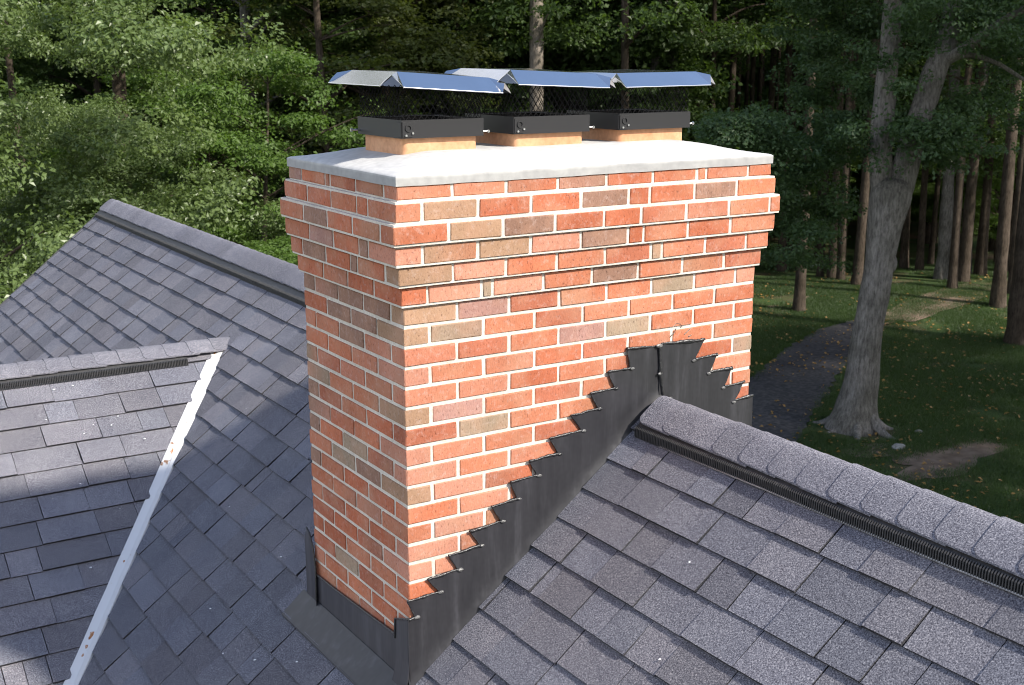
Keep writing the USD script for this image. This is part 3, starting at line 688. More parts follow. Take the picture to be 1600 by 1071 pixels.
def wedge(poly, v_low, hl, length, fr):
    """a shingle tab: thick at its lower edge, tapering to nothing where the next course covers it"""
    xy = np.array(poly.exterior.coords)[:-1]
    if not poly.exterior.is_ccw:
        xy = xy[::-1]
    n = len(xy)
    if n < 3:
        return None
    top = np.clip(hl - (hl - 0.0012) * (v_low - xy[:, 1]) / length, 0.0008, 0.03)
    v = np.vstack([np.c_[xy, top], np.c_[xy, np.full(n, -0.002)], np.c_[xy, top]])   # the cut sides have points of their own: bare asphalt without granules
    f = []
    for i in range(1, n - 1):
        f += [[0, i, i + 1]]
    for i in range(n):
        j = (i + 1) % n; f += [[n + i, n + j, 2 * n + j], [n + i, 2 * n + j, 2 * n + i]]
    return fr(v), np.array(f)

tabs = []      # (parent, mesh, tint, apparent size)
def project(p):
    q = p - EYE; z = q @ FWD
    return 512 + 1220 * (q @ RIGHT) / z, 342.5 - 1220 * (q @ UP) / z, z
def shingle(parent, region, fr, u0, u1, lows, exposure, seed, flip=False, wid=(0.13, 0.27), gap=0.0036):
    rng = np.random.default_rng(seed); L = exposure + 0.028
    shapely.prepare(region)
    for ci, vl in enumerate(lows):
        u = u0 - rng.uniform(0, 0.2); high = bool(rng.integers(2)); lastt = 1.0
        while u < u1:
            w = rng.uniform(*wid) if rng.uniform() > 0.1 else rng.uniform(0.05, 0.1)
            j = rng.normal(0, 0.0012)
            sk = rng.normal(0, 0.0012)
            g = gap * rng.uniform(0.7, 1.3) if rng.uniform() < 0.85 else 0.001
            q = Polygon([(u + g / 2, vl - L), (u + w - g / 2, vl - L), (u + w - g / 2 + sk, vl + j), (u + g / 2 + sk, vl + j + rng.normal(0, 0.001))])
            hl = 0.0165 if high else 0.011
            hl += rng.normal(0, 0.0008)
            tone = rng.choice([0.86, 0.95, 1.0, 1.06, 1.14], p=[0.2, 0.22, 0.26, 0.2, 0.12]) * rng.uniform(0.96, 1.04)
            hue = rng.uniform(-0.03, 0.03)
            high = not high if rng.uniform() < 0.8 else high
            if region.intersects(q):
                c = region.intersection(q)
                for gpoly in getattr(c, "geoms", [c]):
                    if gpoly.geom_type == "Polygon" and gpoly.area > 2e-4:
                        m = wedge(shapely.geometry.polygon.orient(gpoly.simplify(1e-5)), vl, hl, L, fr)
                        if m is not None:
                            p = m[0][:len(m[0]) // 3]; x, y, z = project(p.mean(0))
                            inside = -30 < x < 1054 and -30 < y < 715 and z > 0.3
                            if inside and x > 0.3 * 1024 and fr is frame_main and 342 - y > -120 and 0.45 * 1024 < x < 0.7 * 1024 and p[:, 1].mean() > 0.8:
                                inside = False
                            X_, Y_, _ = project(p.T[:, :, None].transpose(1, 0, 2)[..., 0]) if False else (None, None, None)
                            a = gpoly.area * abs(((EYE - p.mean(0)) / np.linalg.norm(EYE - p.mean(0))) @ np.cross(*(fr(np.array([[0, 0, 0], [1, 0, 0], [0, 1, 0.0]]))[1:] - fr(np.zeros((1, 3))))) ) / z ** 2 if inside else 0
                            ct = np.tile(np.array([1 + hue, 1.0, 1 - hue]) * tone, (len(m[0]), 1)); ct[len(ct) // 3:] = 0.28
                            tabs.append((parent, m, ct, a))
            u += w

EXP1 = 0.1085 * K1
side_valley = Polygon([main_uv(xv + 0.05, WY), main_uv(xv - 0.018 + 0.0, WY - 0.075), main_uv(X_EAVE - 1, valley_y(X_EAVE - 1) - 0.06), main_uv(X_EAVE - 1, 9), main_uv(-1.5, 8)])
wedge_cut = Polygon([main_uv(xv + 0.035, WY), main_uv(X_EAVE - 1, valley_y(X_EAVE - 1) - 0.045), main_uv(X_EAVE - 1, 2 * WY - valley_y(X_EAVE - 1) + 0.045)])
shing_region = main_region.difference(wedge_cut).difference(chim_cut)
far_reg = shing_region.intersection(sbox(0.36, -1, Y_END, 20)); near_reg = shing_region.intersection(sbox(Y_NEAR, -1, 0.3595, 20))
lows_far = [(RX - 0.776) * K1 + EXP1 * k for k in range(-1, 26)]
lows_near = [(RX - 0.812) * K1 + EXP1 * k for k in range(-1, 26)]
shingle(part_main, far_reg, frame_main, 0.36, Y_END, lows_far, EXP1, 201)
shingle(part_main, near_reg, frame_main, -3.6, 0.36, lows_near, EXP1, 202)
EXP2 = 0.1212 * K2
wing_sh = wing_region.difference(Polygon([wing_uv(xv + 0.01, WY), wing_uv(xv - 0.045, WY - 0.0), wing_uv(X_EAVE - 1.04, valley_y(X_EAVE - 1) + 0.015), wing_uv(X_EAVE - 1, valley_y(X_EAVE - 1) - 1)]))
shingle(part_wing, wing_sh, frame_wing, X_WING, 0.7, [(WY - 3.154) * K2 + EXP2 * k for k in range(-1, 16)], EXP2, 203, wid=(0.14, 0.33))
order = sorted(range(len(tabs)), key=lambda i: -tabs[i][3])
single = set(order[:300])
rest = {}
for i, (par, m, t, a) in enumerate(tabs):
    if i in single and a > 0:
        obj("shingle", m, "shingle_granules", par, tint=t)
    else:
        rest.setdefault(par.GetPath(), (par, [], []))
        rest[par.GetPath()][1].append(m); rest[par.GetPath()][2].append(t)
for par, ms, ts in rest.values():
    tag(obj("shingles_beyond", cat(*ms), "shingle_granules", par, tint=np.vstack(ts)), kind="stuff")

# the slopes that face away: shingled too, as one mass each
def mass_shingles(par, region, fr, u0, u1, lows, exp, seed):
    keep = len(tabs); shingle(par, region, fr, u0, u1, lows, exp, seed); new = tabs[keep:]
    tag(obj("shingles_beyond", cat(*[t[1] for t in new]), "shingle_granules", par, tint=np.vstack([t[2] for t in new])), kind="stuff")
mass_shingles(part_back, back_region.difference(sbox(-0.02, -1, 0.82, (1.53 - RX) * K1)), frame_back, Y_NEAR, Y_END, [0.25 + EXP1 * k for k in range(-1, 12)], EXP1, 205)
mass_shingles(part_wback, wing_back_region, frame_wing_back, X_WING, 0.7, [0.25 + EXP2 * k for k in range(-1, 10)], EXP2, 206)

# ridge vents and ridge caps
def cap_piece(length, w, S, r, lift0, lift1, thick=0.006):
    """a bent ridge shingle: along +u from 0 (butt end, lifted by lift0) to length; corners of the butt end rounded"""
    t = np.linspace(-w, w, 15); k = math.hypot(1, S)
    us = np.array([0.0, 0.012, 0.03, length * 0.5, length])
    v = []
    for layer in (0, 1):
        for u in us:
            tt = t.copy()
            cut = 0.020 if u == 0 else 0.006 if u == 0.012 else 0.0
            tt = np.clip(tt, -w + cut, w - cut)
            hz = tt / k; z = -(np.sqrt((tt * S / k) ** 2 + r * r) - r)
            lift = lift0 + (lift1 - lift0) * u / length - thick * layer
            v.append(np.stack([np.full_like(hz, u), hz, z + lift], -1))
    v = np.concatenate(v); nu, nt = len(us), len(t); N = nu * nt; f = []
    for i in range(nu - 1):
        for j in range(nt - 1):
            a = i * nt + j; f += [[a, a + nt, a + nt + 1], [a, a + nt + 1, a + 1], [N + a, N + a + nt + 1, N + a + nt], [N + a, N + a + 1, N + a + nt + 1]]
    for j in range(nt - 1):
        f += [[j, j + 1, N + j + 1], [j, N + j + 1, N + j]]
        a = (nu - 1) * nt + j; f += [[a, N + a + 1, a + 1], [a, N + a, N + a + 1]]
    for i in range(nu - 1):
        a = i * nt; f += [[a, N + a, N + a + nt], [a, N + a + nt, a + nt]]
        a = i * nt + nt - 1; f += [[a, N + a + nt, N + a], [a, a + nt, N + a + nt]]
    return v, np.array(f)

def ridge(start, end, S, apex, axis, sign, cap_lift, seed, vent_end=None, w=0.14, vw=0.185, groupname="", vent_lip=True):
    """caps from start to end (a coordinate along the ridge); the butt ends face start"""
    rng = np.random.default_rng(seed)
    d = 1 if end > start else -1
    vent = obj("ridge_vent", vent_mesh(start, end if vent_end is None else vent_end, S, apex, axis, vw), "vent_plastic", house)
    if vent_lip:
        obj("metal_lip", vent_lip_mesh(start, end if vent_end is None else vent_end, S, apex, axis, vw), "vent_lip_metal", vent)
    u = start; i = 0
    while (end - u) * d > 0.02:
        ex = 0.131 * rng.uniform(0.96, 1.05)
        L = min(ex + 0.05, abs(end - u))
        v, f = cap_piece(L, w * rng.uniform(0.985, 1.015), S, 0.024, cap_lift + 0.0065 + rng.normal(0, 0.0007), cap_lift + 0.0005)
        pos = u + d * v[:, 0]; lat = v[:, 1] + rng.normal(0, 0.001)
        if axis == "y":
            q = np.stack([apex[0] + lat, pos, apex[1] + v[:, 2]], -1); flip = d > 0
        else:
            q = np.stack([pos, apex[0] + lat, apex[1] + v[:, 2]], -1); flip = d < 0
        f2 = f[:, ::-1] if flip else f
        tone = rng.uniform(0.98, 1.22)
        obj("ridge_shingle", (q, f2), "shingle_granules", house, smooth=35, tint=(tone, tone, tone))
        u += d * ex; i += 1

def lateral(S, t, h):
    k = math.hypot(1, S); return t / k + math.copysign(1, t) * h * S / k, -abs(t) * S / k + h / k
def vent_mesh(a, b, S, apex, axis, vw):
    a, b = min(a, b), max(a, b); out = []
    def put(u, t, h):
        x, z = lateral(S, t, h)
        return (apex[0] + x, u, apex[1] + z) if axis == "y" else (u, apex[0] + x, apex[1] + z)
    def slab(u0, u1, t0, t1, h0, h1):
        v = np.array([put(u, t, h) for h in (h0, h1) for t in (t0, t1) for u in (u0, u1)]); f = box(0, 1, 0, 1, 0, 1)[1]
        out.append((v, f))
    for s in (-1, 1):
        slab(a, b, s * 0.045, s * (vw - 0.024), 0.020, 0.027)          # the top plate
        slab(a, b, s * (vw - 0.056), s * (vw - 0.050), 0.004, 0.021)    # the closed back
        u = a + 0.004
        while u < b - 0.004:
            t0, t1, t2, q = s * (vw - 0.034), s * (vw - 0.022), s * (vw - 0.001), 0.0036
            fv = np.array([put(u + du, tt, hh) for du in (0, q) for tt, hh in ((t0, 0.006), (t2, 0.006), (t2, 0.012), (t1, 0.0355), (t0, 0.0355))])
            out.append((fv, np.array([[0, 1, 2], [0, 2, 3], [0, 3, 4], [5, 7, 6], [5, 8, 7], [5, 9, 8], [0, 5, 6], [0, 6, 1], [1, 6, 7], [1, 7, 2], [2, 7, 8], [2, 8, 3], [3, 8, 9], [3, 9, 4]])))
            u += 0.0088
    return cat(*out)
def vent_lip_mesh(a, b, S, apex, axis, vw):
    a, b = min(a, b), max(a, b); out = []
    for s in (-1, 1):
        P = []
        for u in np.arange(a, b + 0.01, 0.25):
            x, z = lateral(S, s * (vw - 0.004), 0.010 + 0.0015 * math.sin(u * 7))
            P.append((apex[0] + x, u, apex[1] + z) if axis == "y" else (u, apex[0] + x, apex[1] + z))
        out.append(tube(P, 0.0035, 6))
    return cat(*out)

ridge(-0.055, Y_NEAR, S1, (RX, RZ), "y", -1, 0.030, 301, w=0.153, vw=0.165)
ridge(Y_END + 0.02, 0.83, S1, (RX, RZ - 0.012), "y", 1, 0.030, 302, w=0.155, vw=0.2, vent_lip=False)
ridge(X_WING, xv + 0.03, S2, (WY, WZ), "x", 1, 0.030, 303, vent_end=0.30, w=0.124, vw=0.147, vent_lip=False)

# pale flecks of bird lime and grit on the slopes
r_ = np.random.default_rng(313); fl = []
for k in range(46):
    if k < 34:
        q = np.array([[r_.uniform(-1.5, 2.8), (RX - r_.uniform(-0.6, 0.75)) * K1, 0.0135]]); fr_ = frame_main
    else:
        x = r_.uniform(-0.75, 0.3); q = np.array([[x, (WY - r_.uniform(valley_y(x) + 0.1, WY - 0.15)) * K2, 0.0135]]); fr_ = frame_wing
    p = fr_(q)[0]
    if -0.12 < p[0] < 1.6 and -0.05 < p[1] < 0.95:
        continue
    m = trimesh.creation.icosphere(1, 1.0); a = r_.uniform(0.0018, 0.0042)
    fl.append((np.array(m.vertices) * (a * 1.5, a, a * 0.6) + p, np.array(m.faces)))
tag(obj("flecks", cat(*fl), "white_paint", house), kind="stuff")

# white valley where the two roofs meet
def valley_strip(x0, x1, wa, wb, h):
    xs = np.linspace(x0, x1, 60); rng = np.random.default_rng(7); v = []
    for x in xs:
        y = valley_y(x); z = S1 * x + C1
        ja, jb = rng.normal(0, 0.0008, 2)
        # perpendicular offsets within each slope
        dv = np.array([1, valley_y(1) - valley_y(0), S1]); dv /= np.linalg.norm(dv)
        n1 = np.array([-S1, 0, 1]) / K1; n2 = np.array([0, -S2, 1]) / K2
        e1 = np.cross(dv, n1); e1 *= np.sign(e1 @ np.array([0.3, -1, 0])); e2 = np.cross(dv, n2); e2 *= np.sign(e2 @ np.array([-0.3, 1, 0]))
        p = np.array([x, y, z])
        v += [p + e2 * (wa + ja) + n2 * (h + 0.004), p + e2 * 0.008 + n2 * (h + 0.012), p + (n1 + n2) * (h * 0.5 + 0.012), p + e1 * (wb + jb) + n1 * (h + 0.002), p + e1 * wb - n1 * 0.01, p + e2 * wa - n2 * 0.01]
    v = np.array(v); f = []; k = 6
    for i in range(len(xs) - 1):
        for j in range(k):
            a, b = i * k + j, i * k + (j + 1) % k
            f += [[a, a + k, b + k], [a, b + k, b]]
    return v, np.array(f)
vy = obj("valley_flashing", valley_strip(xv - 0.045, X_EAVE, 0.056, 0.024, 0.009), "valley_paint", house)
obj("rusted_end", valley_strip(xv - 0.012, xv - 0.05, 0.030, 0.014, 0.011), "rust", vy)
def patch(x, sx, sy, seed):
    """flaked paint: a thin irregular scab lying on the wing side of the valley metal"""
    r_ = np.random.default_rng(seed); th = np.arange(11) * 2 * math.pi / 11
    rad = r_.uniform(0.5, 1.1, 11); dv = np.array([1, 1 / S2 * S1, S1]); dv /= np.linalg.norm(dv); n2 = np.array([0, -S2, 1]) / K2
    e2 = np.cross(dv, n2); e2 *= np.sign(e2 @ np.array([-0.3, 1, 0])); c = np.array([x, valley_y(x), S1 * x + C1]) + e2 * 0.028 + n2 * 0.0185
    ring = c + np.outer(np.cos(th) * rad * sx, dv) + np.outer(np.sin(th) * rad * sy, e2)
    v = np.vstack([[c + n2 * 0.001], ring, ring - n2 * 0.002]); k = np.arange(11); k2 = (k + 1) % 11
    return v, np.vstack([np.stack([k * 0, 1 + k, 1 + k2], -1), np.stack([1 + k, 12 + k, 12 + k2], -1), np.stack([1 + k, 12 + k2, 1 + k2], -1)])
for x, sx, sy, sd in ((0.055, 0.022, 0.010, 1), (-0.60, 0.030, 0.013, 2), (-0.635, 0.016, 0.008, 3), (-0.36, 0.008, 0.005, 4), (0.50, 0.03, 0.018, 5), (-0.66, 0.012, 0.006, 6)):
    obj("rust_patch", patch(x, sx, sy, sd), "rust", vy)
# drip edge along the far rake
def rake():
    P = [frame_main(np.array([[Y_END + 0.012, v, 0.004]]))[0] for v in np.linspace(0, V_E, 12)]
    return tube(P, 0.011, 6)
obj("rake_edge", rake(), "vent_plastic", house)

# ------------------------------------------------------------------ the chimney
H, L, J = 0.0677, 0.203, 0.0118
ZT = 0.406                               # top of the first course
WX, WYc = 1.5135, 0.803
ex = {1: 0.030, 2: 0.044, 3: 0.059, 4: 0.046, 5: 0.032, 6: 0.0145}
NC = 25
chimney = thing("brick_chimney", "red brick chimney with corbelled top, white concrete crown and clay flues", "chimney")
cores = []
for c in range(1, NC + 1):
    e = ex.get(c, 0.0) - 0.0035
    z1 = ZT - (c - 1) * H; z0 = z1 - H
    cores.append(m3.Manifold.cube((WX + 2 * e, WYc + 2 * e, H + 0.002)).translate((-e, -e, z0 - 0.001)))
core = m3.Manifold.batch_boolean(cores, m3.OpType.Add)
core = core.trim_by_plane((0, 0, 1), -1.75)
obj("mortar", core, "mortar", chimney)

RED = [(0.405, 0.132, 0.069), (0.38, 0.117, 0.060), (0.425, 0.147, 0.078), (0.35, 0.119, 0.069), (0.41, 0.155, 0.088)]
TAN, GREY, BROWN, PURP, PINK = (0.32, 0.20, 0.128), (0.285, 0.215, 0.152), (0.25, 0.145, 0.105), (0.33, 0.185, 0.155), (0.45, 0.205, 0.14)
front_sp = {(1, 3): BROWN, (2, 1): TAN, (2, 4): BROWN, (2, 7): BROWN, (3, 1): TAN, (3, 2): BROWN, (4, 0): PINK, (4, 1): TAN, (4, 2): TAN, (4, 3): PINK, (4, 4): BROWN, (5, 0): TAN, (5, 1): PINK, (5, 5): GREY,
            (6, 1): PINK, (6, 2): GREY, (6, 5): BROWN, (6, 3): PINK, (7, 0): TAN, (7, 1): PURP, (7, 5): GREY, (7, 7): PINK, (8, 0): TAN, (8, 1): GREY, (9, 3): PURP, (9, 4): GREY, (10, 0): PINK, (11, 7): GREY,
            (12, 0): TAN, (12, 1): PURP, (13, 1): GREY, (14, 0): PINK, (15, 0): PINK, (16, 0): TAN, (16, 1): PINK, (17, 1): PINK, (18, 1): PINK, (19, 0): PINK, (20, 0): PINK}
side_sp = {(1, 5): PURP, (1, 3): BROWN, (3, 3): BROWN, (4, 3): PURP, (4, 1): BROWN, (5, 0): BROWN, (5, 2): BROWN, (5, 4): BROWN, (6, 5): BROWN, (7, 0): BROWN, (7, 1): BROWN, (7, 2): BROWN, (7, 3): BROWN, (7, 4): BROWN,
           (8, 0): TAN, (8, 1): BROWN, (8, 2): BROWN, (9, 2): BROWN, (11, 4): GREY, (12, 3): GREY, (13, 4): BROWN, (12, 0): BROWN, (14, 3): BROWN, (15, 2): GREY, (16, 2): GREY, (16, 1): BROWN, (15, 4): BROWN, (17, 4): BROWN, (22, 2): GREY}
brng = np.random.default_rng(404)
def brick_row(length, full_first, closer=None):
    """(start, end) of the bricks of one course"""
    out, x = [], 0.0; k = 0
    first = True
    while x < length - 0.02:
        w = L - J if (not first or full_first) else L / 2 - J
        if closer is not None and k == closer[0]:
            w = closer[1]
        if length - (x + w) < 0.035:
            w = length - x
        out.append((x, min(x + w, length))); x += w + J; first = False; k += 1
    return out
CLOSER = {1: (6, 0.032), 2: (5, 0.082), 3: (4, 0.15), 4: (5, 0.058), 5: (5, 0.038), 6: (2, 0.030)}
SCLOSE = {1: (3, 0.03), 2: (1, 0.07), 4: (1, 0.06), 5: (2, 0.045)}
behind = []
def colour(sp, key):
    if key in sp:
        c = np.array(sp[key])
    else:
        c = np.array(RED[brng.integers(5)])
        if brng.uniform() < 0.07:
            c = c * 0.55 + np.array(PINK) * 0.45
    return c * brng.uniform(0.9, 1.08)
def flash(v, c, axis):
    """many of these bricks fire unevenly: a band across the brick takes another tone"""
    t = np.tile(c, (len(v), 1))
    return t
def add_brick(x0, x1, y0, y1, z0, z1, col, part=True):
    j = brng.normal(0, 0.0006, 3)
    v, f = chamfer_box(x0 + j[0], x1 + j[0], y0 + j[1], y1 + j[1], z0 + j[2] * 0.6, z1 + j[2] * 0.6, 0.0026)
    v = v + np.clip(brng.normal(0, 0.0008, v.shape), -0.0014, 0.0014)
    t = np.tile(col, (len(v), 1))
    if brng.uniform() < 0.33:                     # one end fired to another shade
        alt = np.array([TAN, PINK, BROWN, RED[2]][brng.integers(4)]); a = 0 if x1 - x0 > y1 - y0 else 1
        k = (v[:, a] - v[:, a].min()) / (np.ptp(v[:, a]) + 1e-9); k = k if brng.uniform() < 0.5 else 1 - k
        t = t * (1 - 0.55 * k[:, None]) + alt * 0.55 * k[:, None]
    if part:
        obj("brick", (v, f), "brick_clay", chimney, tint=t)
    else:
        behind.append(((v, f), t))
BD = 0.092
for c in range(1, NC + 1):
    e = ex.get(c, 0.0); z1 = ZT - (c - 1) * H - J / 2; z0 = z1 - (H - J)
    odd = c % 2 == 1
    lx, ly = WX + 2 * e, WYc + 2 * e
    fr_row = brick_row(lx, odd, CLOSER.get(c))
    sd_row = brick_row(ly, not odd, SCLOSE.get(c))
    # the corner brick shows its face on the front and its end on the side, or the other way round
    for k, (a, b) in enumerate(fr_row):
        if k == 0:
            d = BD if odd else L - J
            if sd_row:
                d = sd_row[0][1]
        else:
            d = BD
        x0, x1 = -e + a, -e + b
        if z1 < S1 * max(x1 - 0.2, 0) + C1 + 0.0 and x1 < 1.0:
            continue
        if z1 < -0.95 and x0 > 1.0:
            continue
        add_brick(x0, x1, -e, -e + (d if k == 0 else BD), z0, z1, colour(front_sp, (c, k)))
    for k, (a, b) in enumerate(sd_row):
        if k == 0:
            continue
        add_brick(-e, -e + BD, -e + a, -e + b, z0, z1, colour(side_sp, (c, k)))
    for a, b in sd_row[1:]:                        # right-hand face
        add_brick(WX + e - BD, WX + e, -e + max(a, BD + J), -e + b, z0, z1, colour({}, 0), False)
    for a, b in fr_row[1:-1]:                      # rear face
        add_brick(-e + a, -e + b, WYc + e - BD, WYc + e, z0, z1, colour({}, 0), False)
tag(obj("bricks_behind", cat(*[m for m, _ in behind]), "brick_clay", chimney, tint=np.vstack([t for _, t in behind])), kind="stuff")

# concrete crown, sloped to shed water
def crown_slab():
    e = 0.034; nx, ny = 90, 50; x = np.linspace(0, 1, nx); y = np.linspace(0, 1, ny)
    x = 0.5 - 0.5 * np.cos(x * math.pi) * (0.9 + 0.1 * np.cos(2 * math.pi * x)); y = 0.5 - 0.5 * np.cos(y * math.pi) * (0.9 + 0.1 * np.cos(2 * math.pi * y))
    x = (x - x[0]) / (x[-1] - x[0]); y = (y - y[0]) / (y[-1] - y[0])
    X, Y = np.meshgrid(-e + x * (WX + 2 * e), -e + y * (WYc + 2 * e), indexing="ij")
    d = np.minimum(np.minimum(X + e, WX + e - X), np.minimum(Y + e, WYc + e - Y))
    sm = lambda q: np.sin(np.clip(q / 0.27, 0, 1) * math.pi / 2) ** 1.15
    s = sm(np.minimum(X + e, WX + e - X)) * sm(np.minimum(Y + e, WYc + e - Y)); s = 0.35 * np.clip(d / 0.27, 0, 1) + 0.65 * s
    Z = 0.422 + 0.046 * s - 0.006 * np.exp(-d / 0.006) + 0.003 * (meshkit.fbm(np.stack([X * 9, Y * 9, X * 0], -1), 3, 4) - 0.5)
    v = np.stack([X, Y, Z], -1).reshape(-1, 3)
    i, j = np.meshgrid(np.arange(nx - 1), np.arange(ny - 1), indexing="ij"); a = (i * ny + j).ravel(); b = a + ny
    f = [np.stack([a, b, b + 1], -1), np.stack([a, b + 1, a + 1], -1)]
    ring = np.concatenate([np.arange(nx) * ny, (nx - 1) * ny + np.arange(1, ny), (np.arange(nx - 1)[::-1]) * ny + ny - 1, np.arange(1, ny - 1)[::-1]])
    low = v[ring].copy(); low[:, 2] = 0.386 + 0.004 * (meshkit.noise(low * 14, 2) - 0.5); n0 = len(v); n = len(ring)
    mid = v[ring].copy(); mid[:, 2] = 0.405; mid[:, :2] += 0.002 * (meshkit.noise(mid * 20, 3)[:, None] - 0.5)
    v = np.vstack([v, mid, low, [[WX / 2, WYc / 2, 0.386]]]); k = np.arange(n); k2 = (k + 1) % n
    f += [np.stack([ring[k], n0 + k, n0 + k2], -1), np.stack([ring[k], n0 + k2, ring[k2]], -1), np.stack([n0 + k, n0 + n + k, n0 + n + k2], -1), np.stack([n0 + k, n0 + n + k2, n0 + k2], -1), np.stack([n0 + n + k, np.full(n, n0 + 2 * n), n0 + n + k2], -1)]
    f = np.vstack(f)
    return v, f[:, [0, 1, 2]]
v, f = crown_slab()
tmh = tm(v, f); tmh.fix_normals()
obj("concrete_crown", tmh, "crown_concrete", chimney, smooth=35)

flues = [(0.285, 0.40, 0.145, 0.150), (0.728, 0.40, 0.150, 0.150), (1.194, 0.40, 0.157, 0.150)]
for (cx, cy, hx, hy) in flues:
    o_ = sbox(cx - hx + 0.02, cy - hy + 0.02, cx + hx - 0.02, cy + hy - 0.02).buffer(0.02, quad_segs=5)
    ring = o_.difference(o_.buffer(-0.022))
    m = trimesh.creation.extrude_polygon(ring, 0.108, engine="earcut"); m.apply_translation((0, 0, 0.425))
    obj("clay_flue", m, "flue_clay", chimney, smooth=30)

# ------------------------------------------------------------------ chimney caps
def lid_mesh(hx, hy):
    """a folded sheet: a crowned centre, four flaps bent down, corners bent up into notches"""
    pts = {}
    px, py = hx - 0.075, hy - 0.075
    def P(x, y, z): return np.array([x, y, z])
    V, F = [], []
    def add(*p):
        i = len(V); V.extend(p); F.extend([[i, i + k, i + k + 1] for k in range(1, len(p) - 1)])
    zc, zp = 0.056, 0.047
    C = P(0, 0, zc)
    cor = {(sx, sy): P(sx * px, sy * py, zp) for sx in (-1, 1) for sy in (-1, 1)}
    seq = [(-1, -1), (1, -1), (1, 1), (-1, 1)]
    cutf, cuts = 0.062, 0.045
    fe = lambda sx, sy: P(sx * (hx - cutf), sy * hy, 0.0)         # end of the front/rear flap
    se = lambda sx, sy: P(sx * hx, sy * (hy - cuts), 0.0)         # end of the side flap
    no = lambda sx, sy: P(sx * (hx - 0.036), sy * (hy - 0.034), 0.035)
    for i in range(4):
        a, b = seq[i], seq[(i + 1) % 4]
        add(C, cor[a], cor[b])
        if i % 2 == 0:
            add(cor[a], fe(*a), fe(*b), cor[b])
        else:
            add(cor[a], se(*a), se(*b), cor[b])
        s = a
        f_, n_, e_ = fe(*s), no(*s), se(*s)
        m1 = (f_ + n_) / 2 + P(0, 0, -0.001) + P(-s[0] * 0.002, s[1] * 0.004, 0); m2 = (e_ + n_) / 2 + P(0, 0, -0.001) + P(s[0] * 0.004, -s[1] * 0.002, 0)
        if i % 2 == 0:
            add(cor[s], e_, m2, n_, m1, f_) if (s[0] * s[1] > 0) else add(cor[s], e_, m2, n_, m1, f_)
        else:
            add(cor[s], f_, m1, n_, m2, e_)
    V, F = np.array(V), np.array(F)
    m = trimesh.Trimesh(V, F, process=True); m.merge_vertices(digits_vertex=6)
    m.fix_normals()
    if m.face_normals[np.argmax(m.triangles_center[:, 2])][2] < 0:
        m.invert()
    n = len(m.vertices); t = 0.0022
    low = np.array(m.vertices) - np.array(m.vertex_normals) * t
    e = m.edges[trimesh.grouping.group_rows(m.edges_sorted, require_count=1)]
    side = np.vstack([np.stack([e[:, 1], e[:, 0], e[:, 0] + n], -1), np.stack([e[:, 1], e[:, 0] + n, e[:, 1] + n], -1)])
    return np.vstack([m.vertices, low]), np.vstack([m.faces, m.faces[:, ::-1] + n, side])

def screen_mesh(hx, hy, z0, z1):
    out = []
    rows = 7; dz = (z1 - z0) / rows
    for (ax_, half, c, sgn) in (("x", hx, -hy, 1), ("x", hx, hy, 1), ("y", hy, -hx, 1), ("y", hy, hx, 1)):
        ncol = max(6, int(round(2 * half / 0.0225))); dx = 2 * half / ncol
        for r in range(rows):
            for k in range(ncol):
                xa = -half + (k + 0.5) * dx
                for s in (-1, 1):
                    if r % 2 == 0:
                        a, b = (xa, z0 + r * dz), (xa + s * dx / 2, z0 + (r + 1) * dz)
                    else:
                        a, b = (xa + s * dx / 2, z0 + r * dz), (xa, z0 + (r + 1) * dz)
                    q = [(p[0], c, p[1]) if ax_ == "x" else (c, p[0], p[1]) for p in (a, b)]
                    q = np.array(q)
                    out.append(tube(q, 0.00115, 4, cap=False))
    return cat(*out)

